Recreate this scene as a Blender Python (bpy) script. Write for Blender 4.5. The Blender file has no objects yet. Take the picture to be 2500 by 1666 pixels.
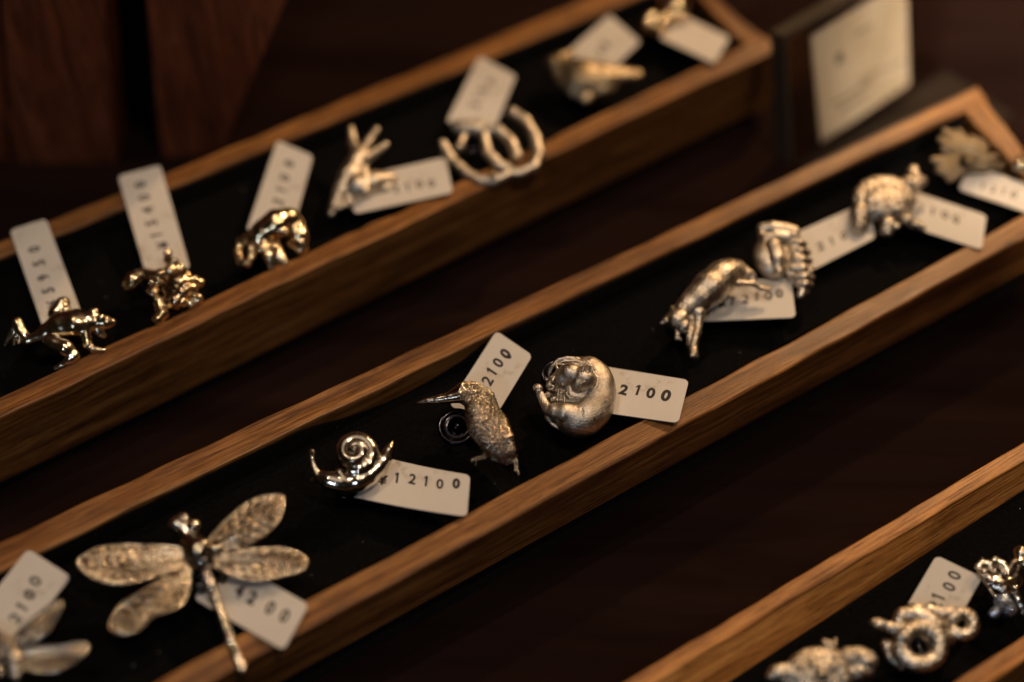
import bpy, math, random
import numpy as np
from mathutils import Vector, Matrix, noise

random.seed(7)
C = bpy.context.scene.collection
SC = bpy.context.scene
MM = 0.001

# ------------------------------------------------------------------ camera
FS = 3552.0            # focal length in photograph pixels (2500 wide)
HC = 0.356             # camera height over the plane of the tray rims
PITCH = math.radians(40)
S40, C40 = math.sin(PITCH), math.cos(PITCH)
cam_d = bpy.data.cameras.new('camera')
cam = bpy.data.objects.new('camera', cam_d)
C.objects.link(cam)
cam.location = (0, 0, HC)
cam.rotation_euler = (PITCH, 0, 0)
cam_d.sensor_width = 36.0
cam_d.lens = 36.0 * FS / 2500.0
cam_d.clip_start = 0.01
cam_d.clip_end = 20.0
SC.camera = cam
cam_d.dof.use_dof = True
cam_d.dof.aperture_fstop = 2.6
cam_d.dof.aperture_blades = 0

# ------------------------------------------------------------------ world and lamps
w = bpy.data.worlds.new('World'); SC.world = w; w.use_nodes = True
bg = w.node_tree.nodes['Background']
bg.inputs[0].default_value = (1.0, 0.68, 0.42, 1); bg.inputs[1].default_value = 0.012
SC.view_settings.view_transform = 'Standard'
SC.view_settings.look = 'None'
SC.view_settings.exposure = -0.20
SC.view_settings.gamma = 1.0
try: SC.view_settings.use_curve_mapping = False
except Exception: pass
SC.cycles.max_bounces = 8
SC.cycles.sample_clamp_indirect = 6.0
SC.cycles.use_denoising = True

def lamp(name, loc, target, size, watts, col, shape='DISK', size_y=None):
    d = bpy.data.lights.new(name, 'AREA'); d.shape = shape; d.size = size
    if size_y: d.size_y = size_y
    d.energy = watts; d.color = col
    o = bpy.data.objects.new(name, d); C.objects.link(o)
    o.location = loc
    o.rotation_euler = (Vector(target) - Vector(loc)).to_track_quat('-Z', 'Y').to_euler()
    return o
WARM = (1.0, 0.66, 0.38); WARM2 = (1.0, 0.76, 0.54)
lamp('spot_lamp', (0.25, 0.73, 0.40), (0.06, 0.42, 0), 0.022, 2.0, (1.0, 0.60, 0.29))
lamp('spot_lamp', (0.74, 0.86, 0.74), (0.05, 0.35, 0), 0.022, 2.1, WARM)
lamp('spot_lamp', (0.69, 0.94, 0.78), (0.05, 0.35, 0), 0.022, 1.8, WARM)
lamp('spot_lamp', (-0.22, 0.42, 1.05), (-0.05, 0.32, 0), 0.022, 1.2, WARM2)
lamp('spot_lamp', (-0.28, 0.38, 1.05), (-0.05, 0.32, 0), 0.022, 0.8, WARM2)
lamp('spot_lamp', (0.24, 0.05, 1.05), (0.10, 0.22, 0), 0.022, 1.4, WARM2)
lamp('spot_lamp', (0.30, 0.09, 1.05), (0.10, 0.22, 0), 0.022, 1.1, WARM2)
lamp('overhead_fill', (0.0, 0.28, 1.3), (0.0, 0.3, 0), 0.9, 1.15, (1.0, 0.78, 0.60))  # added soft fill overhead, gives the satin metal something broad to reflect
lamp('window_glow', (-0.30, -0.45, 0.60), (0.05, 0.22, 0), 0.07, 0.85, (0.66, 0.80, 1.0))
sl = lamp('spot_lamp', (0.42, -0.35, 0.75), (0.215, 0.47, 0.0), 0.03, 0.17, WARM2)  # added lamp with a narrow cone, put in only to brighten the sign card
sl.data.spread = math.radians(12)

# ------------------------------------------------------------------ projection helpers: pixel -> point on a real plane
CAM = np.array([0, 0, HC])
def ray(px, py):
    a = (px - 1250.0) / FS; b = (833.0 - py) / FS
    return np.array([a, S40 + b * C40, -C40 + b * S40])
def P(px, py, z=0.0):            # point at height z (metres)
    r = ray(px, py); t = (z - HC) / r[2]
    return CAM + r * t
def depth(p):
    return float(np.dot(np.array(p) - CAM, np.array([0, S40, -C40])))
cam_d.dof.focus_distance = depth(P(1230, 985, 0.003))

# ------------------------------------------------------------------ bookkeeping
def tag(o, label=None, cat=None, group=None, kind=None):
    if label: o['label'] = label
    if cat: o['category'] = cat
    if group: o['group'] = group
    if kind: o['kind'] = kind
    return o
def empty(name, loc=(0, 0, 0)):
    o = bpy.data.objects.new(name, None); C.objects.link(o); o.location = loc
    o.empty_display_size = 0.005
    return o
def mesh_obj(name, verts, faces, mat, parent=None, smooth=True, matrix=None):
    me = bpy.data.meshes.new(name)
    me.from_pydata([tuple(map(float, v)) for v in verts], [], [tuple(map(int, f)) for f in faces])
    me.update()
    if mat: me.materials.append(mat)
    if smooth:
        me.polygons.foreach_set('use_smooth', [True] * len(me.polygons))
    o = bpy.data.objects.new(name, me); C.objects.link(o)
    if matrix is not None: o.matrix_world = matrix
    if parent:
        o.parent = parent
        o.matrix_parent_inverse = Matrix.Translation(parent.location).inverted()
    return o

# ------------------------------------------------------------------ materials
def new_mat(name):
    m = bpy.data.materials.new(name); m.use_nodes = True
    nt = m.node_tree; b = nt.nodes['Principled BSDF']
    return m, nt, b
def N(nt, t, **kw):
    n = nt.nodes.new(t)
    for k, v in kw.items(): setattr(n, k, v)
    return n
def ramp(nt, fac, stops):
    r = N(nt, 'ShaderNodeValToRGB')
    el = r.color_ramp.elements
    while len(el) < len(stops): el.new(0.5)
    for e, (p, c) in zip(el, stops):
        e.position = p; e.color = c if len(c) == 4 else (*c, 1)
    nt.links.new(fac, r.inputs[0])
    return r
def noise_tex(nt, vec, scale, detail=4, rough=0.5, mscale=(1, 1, 1), dist=0):
    mp = N(nt, 'ShaderNodeMapping'); mp.inputs['Scale'].default_value = mscale
    nt.links.new(vec, mp.inputs[0])
    n = N(nt, 'ShaderNodeTexNoise'); n.inputs['Scale'].default_value = scale
    n.inputs['Detail'].default_value = detail; n.inputs['Roughness'].default_value = rough
    n.inputs['Distortion'].default_value = dist
    nt.links.new(mp.outputs[0], n.inputs['Vector'])
    return n

def wood_mat(name, dark, mid, light, rough=0.42, offset=0.0, spec=0.4):
    m, nt, b = new_mat(name)
    tc = N(nt, 'ShaderNodeTexCoord')
    mp = N(nt, 'ShaderNodeMapping'); mp.inputs['Location'].default_value = (offset, offset * .37, offset * .11)
    nt.links.new(tc.outputs['Object'], mp.inputs[0]); v = mp.outputs[0]
    big = noise_tex(nt, v, 1.0, 5, .6, (9, 300, 300), .5)
    fine = noise_tex(nt, v, 1.0, 6, .7, (40, 1400, 1400))
    pores = noise_tex(nt, v, 1.0, 3, .6, (90, 2600, 2600))
    mx = N(nt, 'ShaderNodeMix', data_type='FLOAT'); mx.inputs[0].default_value = .42
    nt.links.new(big.outputs[0], mx.inputs[2]); nt.links.new(fine.outputs[0], mx.inputs[3])
    rp = ramp(nt, mx.outputs[0], [(.38, dark), (.5, mid), (.61, light)])
    pr = ramp(nt, pores.outputs[0], [(.38, (.30, .25, .2)), (.47, (1, 1, 1))])
    wear = noise_tex(nt, v, 1.0, 5, .65, (26, 120, 120), .8)
    wr = ramp(nt, wear.outputs[0], [(.32, (.55, .52, .50)), (.5, (1, 1, 1)), (.68, (1.28, 1.30, 1.32))])
    mw = N(nt, 'ShaderNodeMix', data_type='RGBA', blend_type='MULTIPLY'); mw.inputs[0].default_value = 1.0
    nt.links.new(rp.outputs[0], mw.inputs[6]); nt.links.new(wr.outputs[0], mw.inputs[7])
    mul = N(nt, 'ShaderNodeMix', data_type='RGBA', blend_type='MULTIPLY'); mul.inputs[0].default_value = .8
    nt.links.new(mw.outputs[2], mul.inputs[6]); nt.links.new(pr.outputs[0], mul.inputs[7])
    nt.links.new(mul.outputs[2], b.inputs['Base Color'])
    rr = ramp(nt, fine.outputs[0], [(.3, (rough - .08,) * 3), (.7, (rough + .14,) * 3)])
    nt.links.new(rr.outputs[0], b.inputs['Roughness'])
    b.inputs['Specular IOR Level'].default_value = spec
    bp = N(nt, 'ShaderNodeBump'); bp.inputs['Strength'].default_value = .35; bp.inputs['Distance'].default_value = .0003
    nt.links.new(mul.outputs[2], bp.inputs['Height']); nt.links.new(bp.outputs[0], b.inputs['Normal'])
    return m

WOOD = [wood_mat('tray_wood', (.085, .031, .008), (.205, .086, .022), (.34, .165, .050), offset=o) for o in (0.0, 3.1, 7.7)]
WOOD[2] = wood_mat('tray_wood', (.19, .072, .018), (.42, .18, .045), (.58, .29, .09), offset=7.7)
BOARD = wood_mat('cabinet_wood', (.10, .028, .012), (.19, .052, .021), (.28, .085, .035), rough=.5, offset=11.)

def table_mat():
    m, nt, b = new_mat('table_lacquer')
    tc = N(nt, 'ShaderNodeTexCoord')
    n = noise_tex(nt, tc.outputs['Object'], 1.0, 5, .6, (6, 60, 60), .5)
    r = ramp(nt, n.outputs[0], [(.3, (.0085, .0046, .0040)), (.7, (.0165, .0085, .0072))])
    nt.links.new(r.outputs[0], b.inputs['Base Color'])
    n2 = noise_tex(nt, tc.outputs['Object'], 300, 4, .6)
    r2 = ramp(nt, n2.outputs[0], [(.3, (.11,) * 3), (.75, (.15,) * 3)])
    nt.links.new(r2.outputs[0], b.inputs['Roughness'])
    b.inputs['IOR'].default_value = 1.3; b.inputs['Specular IOR Level'].default_value = .006
    return m
TABLE = table_mat()

def felt_mat():
    m, nt, b = new_mat('black_velvet')
    tc = N(nt, 'ShaderNodeTexCoord')
    n = noise_tex(nt, tc.outputs['Object'], 900, 4, .7)
    r = ramp(nt, n.outputs[0], [(.3, (.0010, .0010, .0013)), (.75, (.0046, .0046, .0050))])
    vo = N(nt, 'ShaderNodeTexVoronoi'); vo.inputs['Scale'].default_value = 260
    nt.links.new(tc.outputs['Object'], vo.inputs['Vector'])
    sp = ramp(nt, vo.outputs['Distance'], [(.02, (1, 1, 1)), (.05, (0, 0, 0))])
    n3 = noise_tex(nt, tc.outputs['Object'], 130, 2, .5)
    s3 = ramp(nt, n3.outputs[0], [(.54, (0, 0, 0)), (.60, (1, 1, 1))])
    mm = N(nt, 'ShaderNodeMath', operation='MULTIPLY'); nt.links.new(sp.outputs[0], mm.inputs[0]); nt.links.new(s3.outputs[0], mm.inputs[1])
    mx = N(nt, 'ShaderNodeMix', data_type='RGBA'); nt.links.new(mm.outputs[0], mx.inputs[0])
    nt.links.new(r.outputs[0], mx.inputs[6]); mx.inputs[7].default_value = (.5, .48, .45, 1)
    nt.links.new(mx.outputs[2], b.inputs['Base Color'])
    b.inputs['Roughness'].default_value = .95
    b.inputs['Specular IOR Level'].default_value = .06
    bp = N(nt, 'ShaderNodeBump'); bp.inputs['Strength'].default_value = .8; bp.inputs['Distance'].default_value = .0003
    nt.links.new(n.outputs[0], bp.inputs['Height']); nt.links.new(bp.outputs[0], b.inputs['Normal'])
    return m
FELT = felt_mat()
PLINTH = None

def metal_mat(name, rough=.2, bump=0.0, scale=900, col=(.80, .73, .63), mscale=(1, 1, 1), polar=None, tarnish=.5, dist=.00012, voro=False, rvar=.1, patina=0, plo=.38, phi=.52):
    m, nt, b = new_mat(name)
    tc = N(nt, 'ShaderNodeTexCoord'); v = tc.outputs['Object']
    b.inputs['Metallic'].default_value = 1.0
    big = noise_tex(nt, v, 220, 4, .6)
    dk = tuple(c * (1 - tarnish) * f for c, f in zip(col, (.9, .8, .66)))
    r = ramp(nt, big.outputs[0], [(.30, dk), (.62, col)])
    nt.links.new(r.outputs[0], b.inputs['Base Color'])
    rn = noise_tex(nt, v, 500, 3, .6)
    rr = ramp(nt, rn.outputs[0], [(.3, (max(.03, rough - rvar),) * 3), (.7, (rough + rvar,) * 3)])
    nt.links.new(rr.outputs[0], b.inputs['Roughness'])
    if bump:
        if polar:
            sub = N(nt, 'ShaderNodeVectorMath', operation='SUBTRACT'); sub.inputs[1].default_value = polar
            nt.links.new(v, sub.inputs[0])
            sp = N(nt, 'ShaderNodeSeparateXYZ'); nt.links.new(sub.outputs[0], sp.inputs[0])
            at = N(nt, 'ShaderNodeMath', operation='ARCTAN2'); nt.links.new(sp.outputs[1], at.inputs[0]); nt.links.new(sp.outputs[0], at.inputs[1])
            ln = N(nt, 'ShaderNodeVectorMath', operation='LENGTH'); nt.links.new(sub.outputs[0], ln.inputs[0])
            a2 = N(nt, 'ShaderNodeMath', operation='MULTIPLY'); a2.inputs[1].default_value = 9.0; nt.links.new(at.outputs[0], a2.inputs[0])
            l2 = N(nt, 'ShaderNodeMath', operation='MULTIPLY'); l2.inputs[1].default_value = scale * 3.2; nt.links.new(ln.outputs['Value'], l2.inputs[0])
            z2 = N(nt, 'ShaderNodeMath', operation='MULTIPLY'); z2.inputs[1].default_value = scale * 1.5; nt.links.new(sp.outputs[2], z2.inputs[0])
            cb = N(nt, 'ShaderNodeCombineXYZ'); nt.links.new(a2.outputs[0], cb.inputs[0]); nt.links.new(l2.outputs[0], cb.inputs[1]); nt.links.new(z2.outputs[0], cb.inputs[2])
            nn = noise_tex(nt, cb.outputs[0], 1.0, 3, .6, (1, 1, 1), .3)
            src = nn.outputs[0]
        elif voro:
            mp = N(nt, 'ShaderNodeMapping'); mp.inputs['Scale'].default_value = mscale; nt.links.new(v, mp.inputs[0])
            vo = N(nt, 'ShaderNodeTexVoronoi'); vo.inputs['Scale'].default_value = scale; nt.links.new(mp.outputs[0], vo.inputs['Vector'])
            src = vo.outputs['Distance']
        else:
            src = noise_tex(nt, v, scale, 5, .7, mscale, .4).outputs[0]
        bp = N(nt, 'ShaderNodeBump'); bp.inputs['Strength'].default_value = bump; bp.inputs['Distance'].default_value = dist
        nt.links.new(src, bp.inputs['Height']); nt.links.new(bp.outputs[0], b.inputs['Normal'])
        if patina:
            pm = N(nt, 'ShaderNodeMix', data_type='RGBA', blend_type='MULTIPLY'); pm.inputs[0].default_value = patina
            pr = ramp(nt, src, [(plo, (.16, .13, .10)), (phi, (1, 1, 1))])
            nt.links.new(r.outputs[0], pm.inputs[6]); nt.links.new(pr.outputs[0], pm.inputs[7])
            nt.links.new(pm.outputs[2], b.inputs['Base Color'])
    return m

POLISH = metal_mat('polished_silver', .11, .15, 400, rvar=.05, dist=.00015, tarnish=.4)
FROGM = metal_mat('warm_polished_silver', .17, .15, 400, rvar=.08, dist=.0002, tarnish=.3, col=(.86, .74, .54))
POLISHS = metal_mat('mirror_silver', .12, .08, 300, rvar=.04, dist=.0001, tarnish=.45)
SATIN = metal_mat('satin_silver', .37, .8, 1100, dist=.0002, patina=.5)
FURRY = metal_mat('brushed_fur_silver', .37, .7, 2000, polar=(-.0008, .0012, 0), dist=.00018, tarnish=.3, patina=.55, plo=.34, phi=.54, col=(.74, .69, .62))
FEATHER = metal_mat('feathered_silver', .15, .35, 1500, mscale=(1, .6, 1), dist=.00025, tarnish=.5, col=(.82, .70, .56), patina=.85, plo=.40, phi=.58, rvar=.05)
ROUGHM = metal_mat('grained_silver', .26, .8, 1100, dist=.0004, tarnish=.5, patina=.6)
SCALES = metal_mat('scaly_silver', .28, .8, 1500, voro=True, dist=.0003, tarnish=.4)
WINGM = metal_mat('wing_silver', .17, .12, 400, dist=.0002, tarnish=.15, col=(.56, .46, .34), rvar=.06)
GOLDLITM = metal_mat('golden_lit_silver', .13, .2, 500, rvar=.06, dist=.00015, tarnish=.2, col=(.95, .76, .50))  # silver with the warm lamp light painted into its base colour
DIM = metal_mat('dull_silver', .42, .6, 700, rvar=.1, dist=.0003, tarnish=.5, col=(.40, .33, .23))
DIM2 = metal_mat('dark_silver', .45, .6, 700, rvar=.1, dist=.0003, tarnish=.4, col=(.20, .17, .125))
DARKM = metal_mat('dark_clutch_steel', .16, 0, col=(.025, .025, .03), tarnish=.2)

def simple(name, col, rough=.5, metallic=0, **kw):
    m, nt, b = new_mat(name)
    b.inputs['Base Color'].default_value = (*col, 1); b.inputs['Roughness'].default_value = rough
    b.inputs['Metallic'].default_value = metallic
    for k, v in kw.items(): b.inputs[k].default_value = v
    return m
def card_mat():
    m, nt, b = new_mat('tag_card')
    tc = N(nt, 'ShaderNodeTexCoord')
    n = noise_tex(nt, tc.outputs['Object'], 90, 5, .65)
    r = ramp(nt, n.outputs[0], [(.34, (.46, .42, .37)), (.44, (.62, .60, .565)), (.8, (.66, .64, .61))])
    nt.links.new(r.outputs[0], b.inputs['Base Color'])
    b.inputs['Roughness'].default_value = .55; b.inputs['Specular IOR Level'].default_value = .3
    n2 = noise_tex(nt, tc.outputs['Object'], 1500, 3, .6)
    bp = N(nt, 'ShaderNodeBump'); bp.inputs['Strength'].default_value = .25; bp.inputs['Distance'].default_value = .0001
    nt.links.new(n2.outputs[0], bp.inputs['Height']); nt.links.new(bp.outputs[0], b.inputs['Normal'])
    return m
CARD = card_mat()
INK = simple('stamp_ink', (.012, .012, .018), .5)
GREYINK = simple('faded_ink', (.06, .057, .055), .6)
def acryl():
    m, nt, b = new_mat('clear_acrylic')
    tr = N(nt, 'ShaderNodeBsdfTransparent'); tr.inputs[0].default_value = (.93, .91, .88, 1)
    gl = N(nt, 'ShaderNodeBsdfGlossy'); gl.inputs['Roughness'].default_value = .08
    mx = N(nt, 'ShaderNodeMixShader'); mx.inputs[0].default_value = .05
    nt.links.new(tr.outputs[0], mx.inputs[1]); nt.links.new(gl.outputs[0], mx.inputs[2])
    nt.links.new(mx.outputs[0], nt.nodes['Material Output'].inputs[0])
    return m
ACRYL = acryl()
PAPER = None

# ------------------------------------------------------------------ table
TZ = -0.034
def plane_sheet(name, x0, x1, y0, y1, z, mat, th=.02):
    v = [(x0, y0, z), (x1, y0, z), (x1, y1, z), (x0, y1, z), (x0, y0, z - th), (x1, y0, z - th), (x1, y1, z - th), (x0, y1, z - th)]
    f = [(0, 1, 2, 3), (7, 6, 5, 4), (0, 4, 5, 1), (1, 5, 6, 2), (2, 6, 7, 3), (3, 7, 4, 0)]
    return mesh_obj(name, v, f, mat, smooth=False)
tb = plane_sheet('table', -1.2, 1.4, -.5, .95, TZ, TABLE, .03)
tag(tb, kind='structure')

# ------------------------------------------------------------------ trays
class Line:          # straight line through two photograph pixels
    def __init__(s, x0, y0, x1, y1): s.m = (y1 - y0) / (x1 - x0); s.x, s.y = x0, y0
    def at(s, x): return s.y + s.m * (x - s.x)
def meet(l1, l2):
    x = (l2.y - l1.y + l1.m * l1.x - l2.m * l2.x) / (l1.m - l2.m)
    return x, l1.at(x)

def rail(name, a0, a1, b0, b1, ztop, zbot, mat, parent, c0=None, c1=None, zc=None, n=160, wob=.00027, seed=0, nicks=()):
    """board of the tray: outer top edge a0-a1, inner top edge b0-b1 (world xy); optional splayed inner foot c0-c1 at height zc"""
    a0, a1, b0, b1 = [np.array(p[:2]) for p in (a0, a1, b0, b1)]
    if c0 is None: c0, c1, zc = b0, b1, zbot
    else: c0, c1 = np.array(c0[:2]), np.array(c1[:2])
    ang = math.atan2(a1[1] - a0[1], a1[0] - a0[0]); org = a0.copy()
    R = np.array([[math.cos(ang), math.sin(ang)], [-math.sin(ang), math.cos(ang)]])
    verts = []; K = 10
    for i in range(n + 1):
        s = i / n
        A = a0 * (1 - s) + a1 * s; B = b0 * (1 - s) + b1 * s; Cc = c0 * (1 - s) + c1 * s
        d = (B - A); L = np.linalg.norm(d); d = d / L; bev = .0007
        def wn(k): return noise.noise(Vector((s * 26 + seed * 9.1, k * 5.3, seed))) * wob * 2 + noise.noise(Vector((s * 3 + seed * 4.1, k * 5.3, seed + 5))) * wob * 3
        z1 = ztop
        prof = [(A + d * 0, zbot), (A + d * 0, ztop - bev), (A + d * (bev * .3), ztop - bev * .35), (A + d * bev, ztop),
                (A + d * (L * .5), ztop), (B - d * bev, ztop), (B - d * bev * .3, ztop - bev * .35), (B, ztop - bev - .0002), (Cc, zc), (Cc, zbot)]
        for k, (p, z) in enumerate(prof):
            q = R @ (p - org)
            if k in (1, 2, 3): q = q + np.array([0, wn(1)]); z = z + wn(3) * .5
            if k in (5, 6, 7):
                q = q + np.array([0, wn(2)]); z = z + wn(4) * .5
                for (n0, nw, nd) in nicks:                     # worn places on the inner edge
                    if abs(s - n0) < nw:
                        amt = nd * (1 - abs(s - n0) / nw) * (.6 + .6 * abs(noise.noise(Vector((s * 300, 2, 1)))))
                        dl = R @ d; q = q - dl * amt; z = z - amt * .6
            verts.append((q[0], q[1], z))
    faces = []
    for i in range(n):
        for k in range(K):
            k2 = (k + 1) % K
            faces.append((i * K + k, i * K + k2, (i + 1) * K + k2, (i + 1) * K + k))
    faces.append(tuple(range(K))[::-1]); faces.append(tuple(n * K + k for k in range(K)))
    M = Matrix.Translation((org[0], org[1], 0)) @ Matrix.Rotation(ang, 4, 'Z')
    o = mesh_obj(name, verts, faces, mat, parent, smooth=False, matrix=M)
    return o

def liner(parent, bb, bf, zf, ztop_b, ztop_f, dip=None, n=60, front=True, back=True, end=True):
    """velvet lining: floor and turned-up sides; bb = back inner line ends, bf = front inner line ends (world)"""
    verts = []; faces = []
    b0, b1, f0, f1 = [np.array(p[:2]) for p in (*bb, *bf)]
    cols = 9
    for i in range(n + 1):
        s = i / n
        B = b0 * (1 - s) + b1 * s; F = f0 * (1 - s) + f1 * s
        d = (F - B) / np.linalg.norm(F - B)
        inset = .0005
        zt = ztop_b
        if dip:
            for (s0, s1, amt) in dip:
                if s0 < s < s1: zt = zt - amt * math.sin((s - s0) / (s1 - s0) * math.pi) ** .7
        zt += noise.noise(Vector((s * 40, 1, 0))) * .0003
        row = [(B + d * inset, zt), (B + d * (inset + .0007), zt - .0003), (B + d * (inset + .0006), zf + .0006), (B + d * (inset + .0014), zf)]
        row += [(B * .66 + F * .34, zf), (B * .34 + F * .66, zf)]
        row += [(F - d * (inset + .0012), zf), (F - d * (inset + .0006), zf + .0006), (F - d * inset, ztop_f + noise.noise(Vector((s * 40, 4, 0))) * .0003)]
        for p, z in row: verts.append((p[0], p[1], z))
    for i in range(n):
        for k in range(cols - 1):
            faces.append((i * cols + k, (i + 1) * cols + k, (i + 1) * cols + k + 1, i * cols + k + 1))
    return mesh_obj('velvet_liner', verts, faces, FELT, parent, smooth=True)

ZF = -.008
ZT3 = -.014            # the nearest tray lies lower, straight on the table
PLINTH = simple('black_plinth', (.004, .003, .003), .7)
def tray(label, bo, bi, fi, fo, xl, eo, ei, mat, zt=0.0, zbot=None, bfoot=None, dip=None, xr=None, seed=0, nf=(), nb=(), ztop_b=-.0009, ztop_f=-.0012):
    """bo/bi/fi/fo pixel lines of the outer back, inner back, inner front, outer front rim edges; eo/ei right-end lines"""
    def W(x, l): return P(x, l.at(x), zt)
    def far(l, lend):
        if lend is None: return P(xr, l.at(xr), zt)
        x, y = meet(l, lend); return P(x, y, zt)
    A0, B0, F0, G0 = W(xl, bo), W(xl, bi), W(xl, fi), W(xl, fo)
    A1, B1, F1, G1 = far(bo, eo), far(bi, eo), far(fi, eo), far(fo, eo)
    Bi, Fi = far(bi, ei), far(fi, ei)
    root = empty('wooden_tray', tuple((A0 + G1) / 2 * np.array([1, 1, 0]) + np.array([0, 0, TZ])))
    tag(root, label, 'tray', 'long wooden display trays on the dark table')
    zb = TZ + .0005 if zbot is None else zbot
    if bfoot:
        c0 = P(xl, bfoot.at(xl), zt + ZF); c1 = P(xr, bfoot.at(xr), zt + ZF)
        rail('long_rail', A0, A1, B0, B1, zt, zb, mat, root, c0, c1, zt + ZF - .0005, seed=seed)
        lb = (c0, c1)
    else:
        rail('long_rail', A0, far(bo, eo) if eo is None else A1, B0, B1 if ei is None else B1, zt, zb, mat, root, seed=seed, nicks=nb)
        lb = (B0, B1)
    rail('long_rail', G0, G1, F0, F1, zt, zb, mat, root, seed=seed + 1, nicks=nf)
    if eo:
        e_ = (B1 - Bi) / np.linalg.norm(B1 - Bi) * .0003
        rail('end_rail', F1 - e_, B1 - e_, Fi, Bi, zt - .0004, zb, mat, root, seed=seed + 2, n=24)
    if zbot is not None:          # black plinth under the tray, set back from its edges
        cen = (A0 + A1 + G0 + G1) / 4; V = []
        for z in (zb - .0003, TZ + .0004):
            for q in (A0, A1, G1, G0):
                d = cen - q; d[2] = 0; L_ = np.linalg.norm(d)
                V.append((*(q + d / L_ * .014)[:2], z))
        mesh_obj('plinth', V, [(0, 1, 2, 3), (7, 6, 5, 4), (0, 4, 5, 1), (1, 5, 6, 2), (2, 6, 7, 3), (3, 7, 4, 0)], PLINTH, root, smooth=False)
    liner(root, lb, (F0, F1), zt + ZF, zt + (ztop_b if not bfoot else ZF + .0004), zt + ztop_f, dip)
    return root

T1 = dict(bo=Line(0, 590, 1184, 100), bi=Line(0, 629, 1526, 5), fi=Line(0, 972, 1802, 119), fo=Line(0, 1022, 1860, 137),
          eo=Line(1762, 0, 1888, 105), ei=Line(1716, 0, 1822, 112))
T2 = dict(bo=Line(0, 1323, 2375, 214), bi=Line(0, 1393, 2356, 268), fi=Line(374, 1666, 2500, 523), fo=Line(625, 1604, 2120, 793),
          eo=Line(2392, 222, 2500, 362), ei=Line(2356, 268, 2461, 390))
T3 = dict(bo=Line(1523, 1666, 2500, 1077), bi=Line(1640, 1640, 2500, 1125), fi=Line(2325, 1666, 2500, 1550), fo=Line(2370, 1700, 2560, 1575))
tray('wooden tray farthest back, closed by its short end board beside the clear sign holder', **T1, xl=-420, zbot=-.028, mat=WOOD[0], seed=1, nf=[(.545, .03, .0016), (.50, .012, .0009), (.30, .02, .0006), (.72, .01, .0007)])
tray('middle wooden tray running corner to corner across the whole picture', **T2, xl=-520, zbot=-.0195, mat=WOOD[1], seed=5,
     dip=[(0.36, 0.50, .0065)])
tray('nearest wooden tray cut off by the bottom right corner, with a wide grained back rim', **T3, eo=None, ei=None, xl=1000, xr=3300,
     mat=WOOD[2], seed=9, zt=ZT3, bfoot=Line(1775, 1666, 2500, 1194))

# ------------------------------------------------------------------ signed-distance modelling of the cast pins
def surface_nets(F, h, org):
    nx, ny, nz = F.shape
    ins = F < 0
    corner = [(i, j, k) for i in (0, 1) for j in (0, 1) for k in (0, 1)]
    cnt = np.zeros((nx - 1, ny - 1, nz - 1), np.int8)
    for c in corner:
        cnt += ins[c[0]:nx - 1 + c[0], c[1]:ny - 1 + c[1], c[2]:nz - 1 + c[2]]
    act = (cnt > 0) & (cnt < 8)
    idx = -np.ones(act.shape, np.int64)
    I, J, K = np.nonzero(act)
    idx[I, J, K] = np.arange(len(I))
    acc = np.zeros((len(I), 3)); num = np.zeros(len(I))
    for a in corner:
        for ax in range(3):
            if a[ax] == 1: continue
            b = list(a); b[ax] = 1
            fa = F[I + a[0], J + a[1], K + a[2]]; fb = F[I + b[0], J + b[1], K + b[2]]
            m = (fa < 0) != (fb < 0)
            t = np.where(m, fa / np.where(np.abs(fa - fb) < 1e-12, 1, fa - fb), 0)
            p = np.zeros((len(I), 3)); p[:] = a; p[:, ax] += t
            acc[m] += p[m]; num += m
    V = acc / num[:, None] + np.stack([I, J, K], 1)
    V = V * h + org
    quads = []
    for ax in range(3):
        o1, o2 = [(1, 2), (2, 0), (0, 1)][ax]
        sl0 = [slice(1, n - 1) for n in F.shape]; sl0[ax] = slice(0, F.shape[ax] - 1)
        sl1 = list(sl0); sl1[ax] = slice(1, F.shape[ax])
        a = ins[tuple(sl0)]; b = ins[tuple(sl1)]
        g = np.nonzero(a != b)
        base = [g[0].copy(), g[1].copy(), g[2].copy()]
        for q in range(3):
            if q != ax: base[q] += 1
        fl = a[g]
        def cell(d1, d2):
            c = [base[0].copy(), base[1].copy(), base[2].copy()]
            c[o1] -= d1; c[o2] -= d2
            return idx[c[0], c[1], c[2]]
        q = np.stack([cell(1, 1), cell(0, 1), cell(0, 0), cell(1, 0)], 1)
        q[~fl] = q[~fl][:, ::-1]
        quads.append(q)
    return V, np.concatenate(quads)

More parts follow.
